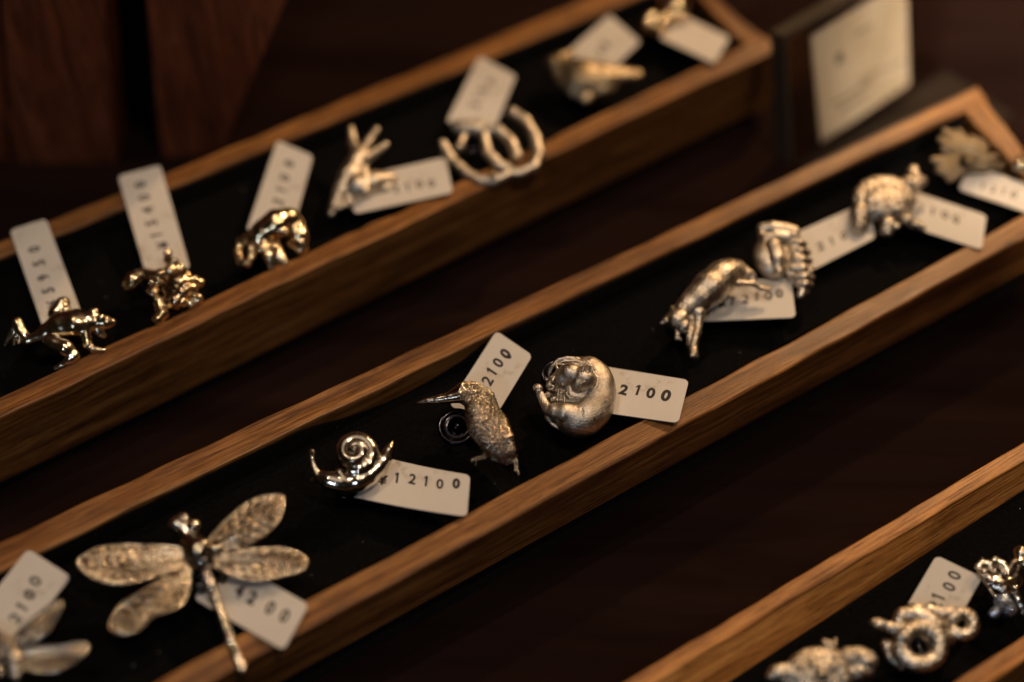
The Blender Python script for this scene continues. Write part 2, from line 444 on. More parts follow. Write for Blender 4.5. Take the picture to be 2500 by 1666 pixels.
class Pin:
    """A cast pin. Outline points are photograph pixels (through a crop origin and zoom) dropped on the pin's own tilted plane;
       h is millimetres above that plane, r is a radius in the same zoomed pixels."""
    def __init__(s, crop, centre, z0=0.0, tilt=18, k=.5, g=1.12):
        s.ox, s.oy, s.s = crop; s.k = k; s.g = g; s.zf = ZF + (ZT3 if crop[0] == 1820 else 0); z0 += s.zf - ZF
        cx, cy = s.src(*centre)
        s.o = P(cx, cy, z0)
        t = math.radians(tilt)
        s.ex = np.array([1, 0, 0.]); s.ey = np.array([0, math.cos(t), math.sin(t)]); s.n = np.array([0, -math.sin(t), math.cos(t)])
        s.mm = np.linalg.norm(s.o - CAM) / FS / s.s * 1000 * .985
        s.prims = []
    def src(s, x, y): return s.ox + x / s.s, s.oy + y / s.s
    def L(s, x, y, h=0):
        r = ray(*s.src(x, y)); q = s.o + s.n * h * MM
        t = np.dot(q - CAM, s.n) / np.dot(r, s.n)
        d = CAM + r * t - s.o
        return np.array([np.dot(d, s.ex), np.dot(d, s.ey), np.dot(d, s.n)]) * 1000
    def c(s, *pts, k=None, sub=False, fz=1.0):       # chain of tapered capsules (x, y, h, r)
        Q = [(s.L(x, y, h), r * s.mm * s.g) for x, y, h, r in pts]
        if len(Q) == 1: Q = Q * 2
        for (a, ra), (b, rb) in zip(Q[:-1], Q[1:]): s.prims.append(('c', a, b, ra, rb, k or s.k, sub, fz))
        return s
    def e(s, x, y, h, rx, ry, rz, ang=0, k=None, sub=False):   # ellipsoid, radii px px mm, ang degrees clockwise in picture
        s.prims.append(('e', s.L(x, y, h), np.array([rx * s.mm * (1 + (s.g - 1) * .5), ry * s.mm * (1 + (s.g - 1) * .5), rz]), math.radians(-ang), k or s.k, sub)); return s
    def t(s, x, y, h, R, r, k=None, sub=False, sy=1.0):            # ring lying in the plane
        s.prims.append(('t', s.L(x, y, h), R * s.mm, r * s.mm * s.g, k or s.k, sub, sy)); return s
    def build(s, name, mat, h, parent, detail=None):
        lo = np.full(3, 1e9); hi = -lo
        for p in s.prims:
            if p[-1] is True: continue
            if p[0] == 'c': pts = [(p[1], p[3]), (p[2], p[4])]
            elif p[0] == 'e': pts = [(p[1], p[2].max())]
            else: pts = [(p[1], p[2] + p[3])]
            for c_, r_ in pts: lo = np.minimum(lo, c_ - r_); hi = np.maximum(hi, c_ + r_)
        lo -= 4 * h + .3; hi += 4 * h + .3
        n = np.ceil((hi - lo) / h).astype(int) + 1
        F = np.full(n, 9.0)
        X = [lo[i] + np.arange(n[i]) * h for i in range(3)]
        for p in s.prims:
            if p[0] == 'c': kk, sub = p[5], p[6]; l = np.minimum(p[1] - p[3], p[2] - p[4]); u = np.maximum(p[1] + p[3], p[2] + p[4])
            elif p[0] == 'e': kk, sub = p[4], p[5]; m_ = p[2].max(); l = p[1] - m_; u = p[1] + m_
            else: kk, sub = p[4], p[5]; m_ = p[2] + p[3]; l = p[1] - m_; u = p[1] + m_
            mar = kk + 1.0
            i0 = np.clip(np.floor((l - mar - lo) / h).astype(int), 0, n - 1); i1 = np.clip(np.ceil((u + mar - lo) / h).astype(int) + 1, 1, n)
            sl = tuple(slice(a, b) for a, b in zip(i0, i1))
            x = X[0][sl[0]][:, None, None]; y = X[1][sl[1]][None, :, None]; z = X[2][sl[2]][None, None, :]
            if p[0] == 'c':
                a, b, ra, rb = p[1:5]; d = b - a; dd = max(float(d @ d), 1e-9)
                fz = p[7]
                t = np.clip(((x - a[0]) * d[0] + (y - a[1]) * d[1] + (z - a[2]) * d[2]) / dd, 0, 1)
                D = np.sqrt((x - a[0] - t * d[0]) ** 2 + (y - a[1] - t * d[1]) ** 2 + ((z - a[2] - t * d[2]) * fz) ** 2) - (ra + (rb - ra) * t)
            elif p[0] == 'e':
                c_, r_, an = p[1:4]; ca, sa = math.cos(an), math.sin(an)
                u_ = (x - c_[0]) * ca + (y - c_[1]) * sa; v_ = -(x - c_[0]) * sa + (y - c_[1]) * ca; w_ = z - c_[2]
                k0 = np.sqrt((u_ / r_[0]) ** 2 + (v_ / r_[1]) ** 2 + (w_ / r_[2]) ** 2)
                k1 = np.sqrt((u_ / r_[0] ** 2) ** 2 + (v_ / r_[1] ** 2) ** 2 + (w_ / r_[2] ** 2) ** 2) + 1e-9
                D = k0 * (k0 - 1) / k1
            else:
                c_, R_, r_ = p[1:4]
                D = np.sqrt((np.sqrt((x - c_[0]) ** 2 + ((y - c_[1]) / p[6]) ** 2) - R_) ** 2 + (z - c_[2]) ** 2) - r_
            G = F[sl]
            if sub:
                D = -D; hh = np.maximum(kk - np.abs(G - D), 0) / kk; F[sl] = np.maximum(G, D) + hh * hh * kk * .25
            else:
                hh = np.maximum(kk - np.abs(G - D), 0) / kk; F[sl] = np.minimum(G, D) - hh * hh * kk * .25
        V, Q = surface_nets(F, h, lo)
        if detail is not None:
            # move points along the distance gradient
            gi = np.clip(np.round((V - lo) / h).astype(int), 1, n - 2)
            g = np.stack([F[gi[:, 0] + 1, gi[:, 1], gi[:, 2]] - F[gi[:, 0] - 1, gi[:, 1], gi[:, 2]],
                          F[gi[:, 0], gi[:, 1] + 1, gi[:, 2]] - F[gi[:, 0], gi[:, 1] - 1, gi[:, 2]],
                          F[gi[:, 0], gi[:, 1], gi[:, 2] + 1] - F[gi[:, 0], gi[:, 1], gi[:, 2] - 1]], 1)
            g /= np.linalg.norm(g, axis=1)[:, None] + 1e-9
            V = V + g * detail(V)[:, None]
        return s.place(name, V, Q, mat, parent)
    def matrix(s):
        M = Matrix.Identity(4)
        for i in range(3):
            M[i][0], M[i][1], M[i][2], M[i][3] = s.ex[i], s.ey[i], s.n[i], s.o[i]
        return M
    def place(s, name, V, Q, mat, parent, smooth=True):
        me = bpy.data.meshes.new(name)
        V = (np.asarray(V) * MM).astype(np.float32); Q = np.asarray(Q, dtype=np.int32)
        me.vertices.add(len(V)); me.vertices.foreach_set('co', V.ravel())
        me.loops.add(Q.size); me.loops.foreach_set('vertex_index', Q.ravel())
        me.polygons.add(len(Q)); me.polygons.foreach_set('loop_start', np.arange(0, Q.size, Q.shape[1], dtype=np.int32))
        me.polygons.foreach_set('loop_total', np.full(len(Q), Q.shape[1], dtype=np.int32))
        me.update(calc_edges=True); me.validate()
        me.polygons.foreach_set('use_smooth', [smooth] * len(me.polygons))
        me.materials.append(mat)
        o = bpy.data.objects.new(name, me); C.objects.link(o)
        o.matrix_world = s.matrix()
        if parent: o.parent = parent; o.matrix_parent_inverse = Matrix.Translation(parent.location).inverted()
        return o
    def root(s, name, label, cat, z=None):
        r = empty(name, (s.o[0], s.o[1], s.zf + .0002))
        tag(r, label, cat, 'silver animal pins laid out in the trays')
        s.r = r
        return r
    def wing(s, outline, h0, h1, base, mat, th=.55, veins=7, vr=.28, parent=None, rimr=.30, cross=True, ripple=.36, wl=3.0, rdir=None):
        """flat cast wing: plate with raised rim and veins. outline in zoomed px, h rises from h0 at base to h1 at tip"""
        w = Pin.__new__(Pin); w.__dict__.update(s.__dict__); w.prims = []
        b = np.array(base, float); O = [np.array(p, float) for p in outline]
        far_ = max(np.linalg.norm(p - b) for p in O)
        def H(p): return h0 + (h1 - h0) * np.linalg.norm(p - b) / far_
        # fine outline
        pts = []
        m = len(O)
        for i in range(m):
            p0, p1, p2, p3 = O[(i - 1) % m], O[i], O[(i + 1) % m], O[(i + 2) % m]
            for q in range(9):
                t = q / 9
                pts.append(.5 * ((2 * p1) + (-p0 + p2) * t + (2 * p0 - 5 * p1 + 4 * p2 - p3) * t * t + (-p0 + 3 * p1 - 3 * p2 + p3) * t ** 3))
        ctr = sum(O) / m
        L3 = [s.L(p[0], p[1], H(p)) for p in pts]; Lc = s.L(ctr[0], ctr[1], H(ctr) + .3)
        V = []; Q = []
        nn = len(pts); rings = 20; bl3 = s.L(b[0], b[1], h0); ax = Lc - bl3; ax[2] = 0; ax /= np.linalg.norm(ax)
        pa = np.array([-ax[1], ax[0], 0])
        for side in (0, 1):
            for r_ in range(rings):
                f = (r_ + .02) / (rings - 1)
                for p in L3:
                    v = Lc * (1 - f) + p * f; q_ = v - bl3; al = q_ @ ax; ac = q_ @ pa
                    rip = ripple * math.sin((al - abs(ac) * .75 + .25 * math.sin(ac * 1.7)) * 2 * math.pi / wl) * min(1, (1 - f) * 6) + ripple * .5 * math.sin(ac * 2 * math.pi / 1.9) * min(1, (1 - f) * 6)
                    v = v + np.array([0, 0, rip + (th / 2 if side == 0 else -th / 2)]); V.append(v)
        for side in (0, 1):
            o_ = side * rings * nn
            for r_ in range(rings - 1):
                for i in range(nn):
                    j = (i + 1) % nn
                    q = (o_ + r_ * nn + i, o_ + (r_ + 1) * nn + i, o_ + (r_ + 1) * nn + j, o_ + r_ * nn + j)
                    Q.append(q if side == 0 else q[::-1])
        o_ = (rings - 1) * nn
        for i in range(nn):
            j = (i + 1) % nn; Q.append((o_ + i, o_ + rings * nn + i, o_ + rings * nn + j, o_ + j))
        def tube(A, B, ra, rb):
            d = B - A; L = np.linalg.norm(d)
            if L < 1e-6: return
            d /= L; u = np.cross(d, [0, 0, 1.]); u /= np.linalg.norm(u) + 1e-9; w_ = np.cross(d, u); k0 = len(V)
            for P_, r_ in ((A, ra), (B, rb)):
                for q in range(6):
                    a = q * math.pi / 3; V.append(P_ + (u * math.cos(a) + w_ * math.sin(a)) * r_)
            for q in range(6): Q.append((k0 + q, k0 + (q + 1) % 6, k0 + 6 + (q + 1) % 6, k0 + 6 + q))
        up = np.array([0, 0, th / 2])
        for i in range(nn): tube(L3[i] + up * .4, L3[(i + 1) % nn] + up * .4, rimr, rimr)
        Lb = s.L(b[0], b[1], h0)
        for q in range(veins):
            i = int(nn * (.12 + .76 * (q + .5) / veins))
            tip = L3[i]; prev = Lb + up
            for e_ in range(1, 6):
                f = e_ / 5; bow = math.sin(f * math.pi) * .5 * ((q % 2) - .5)
                cur = Lb * (1 - f) + tip * f + up * (1.0 + .3 * math.sin(f * 3)) + np.array([bow, -bow, 0])
                tube(prev, cur, vr * (1.2 - .5 * f), vr * (1.1 - .5 * f)); prev = cur
        if cross:                                   # slanting cross ribs
            e1 = L3[int(nn * .30)]; 
            for q in range(9):
                f = (q + 1) / 10
                ia = int(nn * (.5 - .45 * f)) % nn; ib = int(nn * (.5 + .45 * f * .92)) % nn
                A = L3[ia] * .9 + Lc * .1 + up; B = L3[ib] * .9 + Lc * .1 + up
                mid = (A + B) / 2 + np.array([0, 0, .35])
                tube(A, mid, vr * .7, vr * .8); tube(mid, B, vr * .8, vr * .7)
        return s.place('wing', V, Q, mat, parent)
    def clutch(s, x, y, parent, r=4.8, mat=None, hz=None):
        """round butterfly clutch and needle behind the pin, standing on the velvet"""
        c_ = s.L(x, y, -3.0)
        V = []; Q = []; n = 40
        prof = [(0.01, -1.2), (.55, -1.2), (.98, -1.0), (1.0, -.7), (.98, -.1), (.90, .15), (.78, .15), (.70, -.25), (.45, -.35), (.30, .3), (.26, 1.4), (.01, 1.5)]
        for pr, pz in prof:
            for i in range(n):
                a = i * 2 * math.pi / n; V.append(c_ + np.array([pr * r * math.cos(a), pr * r * math.sin(a), pz]))
        for k_ in range(len(prof) - 1):
            for i in range(n):
                j = (i + 1) % n; Q.append((k_ * n + i, k_ * n + j, (k_ + 1) * n + j, (k_ + 1) * n + i))
        # needle down into the velvet
        k0 = len(V)
        w_pt = s.o + (s.ex * c_[0] + s.ey * c_[1] + s.n * c_[2]) * MM
        down = max(1.0, (w_pt[2] - s.zf) * 1000 / s.n[2] + .3)
        for z_ in (1.5, -down):
            for i in range(n):
                a = i * 2 * math.pi / n; V.append(c_ + np.array([.5 * math.cos(a), .5 * math.sin(a), z_]))
        for i in range(n):
            j = (i + 1) % n; Q.append((k0 + n + i, k0 + n + j, k0 + j, k0 + i))
        return s.place('pin_clutch', V, Q, mat or DARKM, parent)

def bumps(scale, amp, seed=0):
    rs = np.random.RandomState(seed); W_ = rs.normal(size=(10, 3)) * scale; ph = rs.uniform(0, 6.28, 10)
    def f(V):
        return amp * np.sin(V @ W_.T + ph).mean(1) * 1.8
    return f

GEM = simple('blue_white_gem', (.42, .50, .64), .10, .85)
# ------------------------------------------------------------------ the pins, back tray first
# --- frog
p = Pin((0, 500, 3.484), (520, 1060), .002, 16, k=.6)
r = p.root('frog_pin', 'leaping silver frog pin with one hind leg kicked out to the left', 'pin')
p.c((400, 1090, .5, 74), (520, 1035, 1.5, 106), (650, 1015, 2, 112), (760, 995, 2, 86), fz=1.1)
p.e(860, 1000, 2, 105, 62, 2.4, 5); p.c((900, 1000, 2, 50), (955, 1000, 2, 30))
p.c((805, 915, 3.2, 34)); p.c((865, 965, 4, 30)); p.c((840, 1080, .5, 40), (880, 1110, 0, 26))
p.c((390, 1100, 1, 60), (240, 1160, .5, 38), (185, 1085, 1, 34), (145, 1000, 1.5, 36))
p.c((145, 1000, 1.5, 24), (45, 1190, 0, 12)); p.c((145, 1010, 1.5, 16), (120, 1190, 0, 9)); p.c((150, 1010, 1, 16), (160, 1180, 0, 9))
p.c((430, 1165, 3, 58), (560, 1225, 3.2, 62), (632, 1285, 2.4, 40), (600, 1310, 2, 40), (520, 1370, 1, 22), (475, 1395, .5, 24))
p.c((720, 1060, 2.5, 48), (745, 1190, 1.5, 34), (790, 1230, 1, 26), (885, 1238, .5, 16))
p.c((490, 930, 0, 70), (535, 840, .5, 52)); p.c((535, 860, .5, 40), (560, 900, 1, 40))
p.build('frog', FROGM, .17, r, bumps(1.1, .05, 1)); p.clutch(600, 1090, r)
# --- cluster figure
p = Pin((250, 330, 3.136), (560, 1150), .002, 14, k=.35)
r = p.root('crouching_animal_pin', 'chunky golden-lit figure pin of many small round limbs beside the frog', 'pin')
p.c((560, 1080, 1, 70), (590, 1150, 1.5, 100), (560, 1260, 1, 80))
for x, y, h, q in [(500, 905, 1, 30), (545, 985, 3, 40), (520, 1040, 3, 46), (600, 1020, 2, 34), (445, 1070, 3, 44), (430, 1130, 2, 34), (390, 1205, 2, 44), (375, 1140, 1, 24),
                   (700, 1110, 2, 42), (745, 1130, 1, 36), (640, 1170, 4, 52), (615, 1210, 4, 48), (690, 1175, 3, 42), (560, 1270, 4, 44), (610, 1275, 3, 40), (725, 1255, 1, 40), (680, 1290, 1, 34),
                   (470, 1370, 1, 40), (430, 1410, 1, 44), (500, 1180, 3, 40), (640, 1080, 3, 38)]:
    p.c((x, y, h, q))
p.c((450, 1290, 0, 50), (450, 1380, 0, 42)); p.c((500, 950, 1, 30), (540, 1010, 1, 40)); p.c((720, 1130, 0, 44), (640, 1150, 0, 60)); p.c((700, 1270, 0, 36), (600, 1230, 0, 50))
p.c((330, 1060, -1, 40), (250, 1110, -1.5, 66), (230, 1140, -2, 70)); p.c((300, 1060, -1, 34), (420, 1080, 0, 44))
p.build('crouching_figure', GOLDLITM, .2, r, bumps(2.0, .16, 2)); p.clutch(420, 1160, r)
# --- stocky four-legged animal
p = Pin((250, 330, 3.136), (1320, 800), .002, 14, k=.5)
r = p.root('stocky_animal_pin', 'brightest golden-lit pin, a stocky four-legged animal whose trunk curls into a loop', 'pin')
p.c((1420, 660, 2, 95), (1340, 690, 3, 110), (1240, 750, 2.5, 95)); p.c((1450, 680, 1, 90), (1510, 770, 1, 62), (1530, 860, 0, 46))
p.c((1460, 830, 0, 40), (1520, 870, 0, 44)); p.c((1200, 800, 2.5, 70), (1150, 790, 2.5, 62)); p.c((1385, 745, 5, 34)); p.c((1265, 675, 5, 34))
p.c((1130, 790, 2, 46), (1065, 815, 2, 34), (1040, 900, 1.5, 26), (1060, 975, 1.5, 30), (1110, 985, 1.5, 34), (1150, 930, 1.5, 28), (1145, 850, 2, 30))
p.c((1240, 830, 2, 66), (1280, 920, 1.5, 52), (1300, 1000, .5, 42)); p.c((1310, 850, 1, 56), (1350, 920, .5, 42), (1395, 975, 0, 34)); p.c((1220, 870, 4, 34)); p.c((1310, 865, 4, 34))
p.build('stocky_animal', GOLDLITM, .2, r, bumps(1.3, .16, 3)); p.clutch(1300, 800, r)
# --- antlered plate
p = Pin((750, 100, 3.409), (420, 1120), .002, 14, k=.6)
r = p.root('antler_pin', 'forked antler-shaped pin with three prongs and a long pointed foot', 'pin')
p.c((430, 960, 0, 62), (385, 860, 0, 38), (365, 730, 0, 26)); p.c((450, 940, 0, 40), (510, 840, 0, 34), (575, 745, 0, 28)); p.c((470, 990, 0, 50), (560, 930, 0, 34), (650, 870, 0, 28))
p.c((430, 980, 0, 76), (360, 1120, 0, 86), (290, 1260, 0, 72), (200, 1440, 0, 34)); p.c((300, 1250, 0, 60), (420, 1220, 0, 100), (560, 1180, -.5, 90), (700, 1150, -1, 50))
p.c((480, 1110, 2.5, 36), (480, 1250, 2.5, 38)); p.c((360, 1350, 1, 30), (240, 1400, 1, 28))
p.c((440, 1020, 0, 60), (400, 1180, 0, 110), (330, 1290, 0, 80), fz=1.8); p.c((420, 1200, 0, 100), (620, 1190, -.6, 90), fz=2.2)
p.build('antler', SATIN, .25, r, bumps(1.2, .12, 4)); p.clutch(420, 1180, r)
# --- linked horseshoes
p = Pin((750, 100, 3.409), (1530, 930), .002, 14, k=.25)
r = p.root('horseshoe_pin', 'pin of linked open horseshoe rings resting against the front rim', 'pin')
p.c((1130, 860, 0, 38), (1200, 990, 0, 42), (1320, 1100, .5, 42), (1440, 1165, 1, 42), (1560, 1170, 1.5, 44), (1660, 1120, 2, 40))
p.c((1500, 740, .5, 38), (1600, 750, 1, 42), (1700, 840, 1.5, 42), (1745, 960, 2, 44)); p.c((1470, 760, 0, 38), (1500, 930, .5, 40), (1590, 1030, 1, 42), (1690, 1080, 1, 46))
p.c((1705, 590, 0, 40), (1820, 670, .5, 43), (1900, 800, .5, 44), (1930, 940, 1, 46), (1890, 1050, 1.5, 44), (1780, 1100, 1.5, 40), (1660, 1110, 1, 40))
p.c((1545, 1125, 4, 26)); p.c((1740, 975, 4, 26)); p.c((1440, 740, -1, 60), (1320, 730, -1.5, 66), (1250, 720, -1.5, 56))
p.c((1268, 882, -.5, 40)); p.c((1300, 800, -1, 30), (1268, 882, -.5, 30))
p.build('linked_horseshoes', SATIN, .2, r, bumps(1.6, .12, 5)); p.clutch(1380, 850, r)
# --- leaf-like fish
p = Pin((1250, 0, 3.62), (650, 680), .002, 12, k=.9)
r = p.root('fish_pin', 'flat grey-gold fish pin with spread fins below a tilted blank-ended tag', 'pin')
p.c((360, 560, .5, 62), (480, 600, .5, 100), (630, 680, 1, 165), (800, 680, .8, 130), (950, 660, .3, 70), (1100, 660, 0, 52), fz=1.6)
p.c((600, 740, .5, 140), (650, 860, 0, 70), fz=1.6); p.c((360, 555, 2, 40)); p.c((880, 720, 0, 50), (860, 770, 0, 30)); p.c((420, 520, 0, 50), (520, 470, 0, 30))
p.e(650, 710, .6, 270, 160, 3.0, 12, k=1.0); p.c((400, 620, .5, 60), (560, 800, .3, 80), fz=1.6)
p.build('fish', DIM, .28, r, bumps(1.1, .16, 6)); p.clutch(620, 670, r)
# --- flower ring at the top
p = Pin((1250, 0, 3.62), (1400, 120), .002, 12, k=.4)
r = p.root('blossom_pin', 'orange-lit blossom pin at the top edge, farthest right in its tray', 'pin')
p.c((1430, -40, 1, 120), (1440, 60, 1.5, 110), (1410, 110, 1.5, 100)); p.c((1290, 262, 3, 58)); p.c((1230, 160, 1, 58), (1190, 230, 0, 54), (1240, 290, 0, 50), (1320, 260, 1, 50), (1330, 180, 1.5, 60))
p.c((1500, 60, 2, 60)); p.c((1340, -60, 1, 70)); p.c((1530, 150, 1, 40)); p.c((1470, -140, 0, 90))
p.build('blossom', GOLDLITM, .28, r, bumps(1.6, .22, 7)); p.clutch(1380, 120, r)

# --- butterfly bottom left
p = Pin((0, 1300, 4.285), (120, 1250), .001, 14, k=.5)
r = p.root('butterfly_pin', 'ribbed butterfly pin cut off by the left edge at the bottom corner', 'pin')
p.c((-60, 1060, 1, 60), (60, 1180, 2, 80), (160, 1330, 1.5, 70), (170, 1500, 1, 52)); p.c((80, 1190, 4, 50)); p.c((0, 1290, 3, 60))
p.c((-40, 1330, 2, 70), (0, 1480, 1, 60))
p.build('butterfly_body', ROUGHM, .24, r, bumps(1.6, .15, 8))
p.wing([(210, 1240), (420, 1190), (640, 1180), (820, 1150), (915, 1170), (925, 1240), (830, 1330), (690, 1420), (500, 1470), (330, 1460), (210, 1400)], 1, 1.5, (170, 1300), WINGM, parent=r, veins=9, vr=.42, th=.6, ripple=.42, wl=2.2)
p.wing([(110, 1180), (230, 1000), (400, 860), (560, 740), (640, 720), (650, 800), (600, 920), (520, 1030), (400, 1120), (260, 1180)], 1.5, 4.5, (120, 1200), WINGM, parent=r, veins=7, vr=.42, th=.6, ripple=.42, wl=2.2)
p.wing([(-20, 1200), (-200, 1000), (-420, 900), (-560, 960), (-520, 1120), (-300, 1260)], 1.5, 3.5, (0, 1230), WINGM, parent=r, veins=7)
p.clutch(120, 1250, r)
# --- dragonfly
p = Pin((160, 1180, 3.227), (1040, 640), .0035, 10, k=.5)
r = p.root('dragonfly_pin', 'large dragonfly pin with four veined wings and a long tail lying over the rim', 'pin')
p.c((990, 470, 1, 74), (1050, 540, 1.8, 104), (1085, 610, 1.2, 84)); p.c((985, 445, 1, 50), (945, 390, 1, 40), (935, 350, 1, 52))
p.c((882, 330, 1, 62)); p.c((1010, 345, 1, 58)); p.c((925, 290, 1, 50)); p.c((1220, 505, 1.2, 34), (1120, 540, 1.5, 60)); p.c((1010, 610, 2, 50)); p.c((1195, 515, 1.8, 50))
seg = [(1060, 620), (1100, 700), (1135, 780), (1160, 860), (1190, 950), (1220, 1030), (1250, 1110), (1282, 1190), (1312, 1270), (1340, 1345), (1362, 1410)]
for i, ((x0, y0), (x1, y1)) in enumerate(zip(seg[:-1], seg[1:])):
    p.c((x0, y0, .6, 38 - i * .7), ((x0 * .5 + x1 * .5), (y0 * .5 + y1 * .5), .7, 44 - i), (x1, y1, .6, 33 - i * .6), k=.15)
p.c((1362, 1410, .6, 34), (1385, 1480, .4, 40)); p.c((1400, 1440, .4, 28))
p.build('dragonfly_body', POLISH, .17, r, bumps(2.4, .10, 9))
p.wing([(1120, 470), (1210, 345), (1380, 185), (1530, 108), (1640, 90), (1712, 100), (1722, 180), (1690, 280), (1600, 390), (1450, 480), (1330, 520), (1170, 540)], 1.0, 3.2, (1110, 500), WINGM, parent=r, veins=7, vr=.5)
p.wing([(1140, 560), (1300, 525), (1500, 515), (1700, 512), (1830, 545), (1900, 600), (1895, 660), (1840, 700), (1700, 735), (1500, 770), (1300, 720), (1150, 640)], .9, 1.2, (1110, 570), WINGM, parent=r, veins=8, vr=.38)
p.wing([(980, 530), (850, 500), (650, 488), (450, 485), (270, 505), (140, 570), (90, 625), (130, 690), (250, 765), (400, 798), (560, 780), (760, 720), (940, 640)], .9, 2.4, (1010, 570), WINGM, parent=r, veins=7, vr=.46)
p.wing([(980, 640), (880, 660), (760, 740), (600, 850), (450, 940), (370, 1050), (350, 1130), (390, 1185), (460, 1195), (570, 1170), (690, 1060), (820, 1010), (920, 960), (980, 820)], .7, .4, (1010, 630), WINGM, parent=r, veins=7, vr=.5)
p.clutch(1060, 720, r, r=5.5)
# --- snail
p = Pin((720, 1020, 5.115), (720, 620), .003, 14, k=.35, g=1.0)
r = p.root('snail_pin', 'shiny mirror-polished snail pin with raised feelers and pointed tail', 'pin')
p.c((1220, 296, 1.6, 8), (1178, 400, 1.3, 48), (1118, 520, .9, 84), (1040, 620, .6, 102), (930, 720, .4, 116), (800, 795, .3, 122), (640, 830, .1, 116), (520, 815, .4, 110), (420, 785, .7, 102), (330, 745, 1, 84), k=1.6)
p.c((285, 730, 1.5, 56), (238, 620, 2.2, 38), (214, 520, 2.8, 29), (212, 450, 3.2, 30), (214, 428, 3.3, 38)); p.c((290, 760, .5, 44), (212, 790, -.6, 32))
p.e(765, 450, 1.6, 245, 235, 3.6, 0, k=.2)
sp = []
for i in range(46):
    t_ = i / 45; an = math.radians(95 - 800 * t_); R_ = 222 * (1 - t_) ** 1.05
    sp.append((758 - 22 * t_ + R_ * 1.04 * math.cos(an), 450 - 70 * t_ + R_ * .98 * math.sin(an), 1.8 + 5.4 * t_ ** .8, 90 * (1 - t_) ** .75 + 16))
p.c(*sp, k=.32)
p.c((560, 700, 1.8, 74), (630, 790, 1.8, 66), k=.3)
p.build('snail', POLISHS, .11, r); p.clutch(650, 850, r, r=4.2)
# --- kingfisher
p = Pin((980, 780, 3.733), (800, 960), .003, 16, k=.5, g=1.0)
r = p.root('kingfisher_pin', 'kingfisher pin with long pointed beak and feathered body', 'pin')
p.c((152, 757, 1.5, 12), (230, 744, 1.7, 27), (330, 732, 2, 40), (450, 712, 2.4, 56), (540, 695, 2.6, 74), k=.3)
p.c((480, 685, 2.2, 56), (560, 655, 2.4, 80), (640, 660, 2.4, 88), k=.5)
p.e(665, 692, 2.2, 180, 118, 3.2, 22, k=.8); p.c((560, 660, 2.4, 62), (600, 700, 2.6, 74))
p.c((560, 720, 1.8, 46), (640, 760, 2, 70))
p.c((745, 745, 2, 118), (735, 850, 2, 158), (770, 970, 2.3, 168), (855, 1090, 2, 158), (925, 1190, 1.2, 118), (965, 1245, .6, 72), k=1.0)
p.c((790, 770, 3.4, 60), (840, 860, 4.0, 76), (890, 950, 4.2, 90), (940, 1080, 3.4, 92), (990, 1200, 2.2, 62), (1040, 1280, .8, 24), k=.25)
p.c((1010, 1210, 1.2, 50), (1050, 1320, .6, 20), (1066, 1420, .2, 12), k=.3)
p.c((1040, 1260, 1, 18), (1040, 1380, .4, 9))
p.c((850, 1265, .8, 44), (960, 1290, .8, 40), (1030, 1285, .6, 26), k=.3)
p.c((800, 1215, .8, 46), (745, 1262, .6, 28), (690, 1275, .4, 25), (655, 1285, .3, 22)); p.c((690, 1275, .3, 20), (677, 1325, .1, 13)); p.c((655, 1285, .2, 22), (650, 1292, .2, 24))
p.t(585, 642, 5.0, 24, 6, k=.1); p.c((585, 642, 4.9, 14), k=.05)
p.c((545, 735, 3.6, 12), (640, 745, 4.6, 14), (720, 800, 5, 16), k=.1)
def feath(V):
    a = V @ np.array([.5, -.86, 0]); b = V @ np.array([.86, .5, 0])
    m = np.clip((V[:, 0] + 9.0) / 1.2, 0, 1)            # beak stays smooth
    row = a * .95; st = np.floor(row)
    lobe = np.abs(((b * .8 + .5 * (st % 2)) % 1) - .5) * 2
    saw = (row - .45 * lobe ** 2) % 1.0
    barb = np.sin(a * 2 + b * 8) * .02
    wing_m = np.clip((b - .4) / .8, 0, 1)
    fine = np.sin(V @ np.array([5.2, 2.1, 3.])) * np.sin(V @ np.array([-2.3, 5.4, 2.])) * .09 + np.sin(V @ np.array([7.2, -4.1, 5.])) * np.sin(V @ np.array([4.3, 7.4, -4.])) * .07
    groove = -.35 * np.exp(-((b + .1 - .03 * a) / .22) ** 2) * np.clip((a + 2) / 2, 0, 1)
    return m * (wing_m * (.42 * saw - .2 + barb) + (1 - wing_m) * fine + fine * .35 + groove)
p.build('kingfisher', FEATHER, .1, r, feath); p.clutch(505, 975, r, r=6.1)
# --- curled sleeping animal
p = Pin((1290, 850, 6.818), (860, 860), .003, 16, k=.6, g=1.0)
r = p.root('sleeping_animal_pin', 'furry round animal pin curled up asleep, eyes closed and ears up', 'pin')
p.c((760, 330, 0, 190), (1010, 370, 0, 220), (1130, 480, .3, 240), (1190, 620, .5, 242), (1200, 780, .6, 240), (1160, 940, .6, 262), (1060, 1080, .6, 285), (930, 1170, .6, 292), (800, 1200, .5, 275), (690, 1160, .2, 250), (520, 1040, 0, 170), k=1.6)
p.e(820, 800, 0, 400, 400, 4.0)
p.e(560, 650, -1, 240, 330, 3.0)
# head
p.e(925, 510, 4.8, 225, 195, 4.0, 35, k=.3); p.e(840, 620, 5.0, 120, 110, 2.8, 0, k=.8); p.e(710, 440, 4.4, 215, 180, 3.6, 10, k=.8)
p.e(600, 470, 3.6, 170, 190, 2.8, 10, k=.4); p.c((620, 560, 3.2, 90), (690, 700, 2.8, 60), k=.5)
p.c((455, 262, 4.8, 14), (475, 330, 4.6, 22), (520, 430, 4.4, 40), k=.3); p.c((460, 262, 4.8, 12), (620, 285, 4.8, 26), (780, 275, 4.9, 30), k=.3)
p.c((760, 740, 4.6, 10), (870, 770, 5.2, 13), (1010, 735, 5.6, 14), (1130, 640, 5.6, 13), (1165, 500, 5.4, 10), k=.5, sub=True)
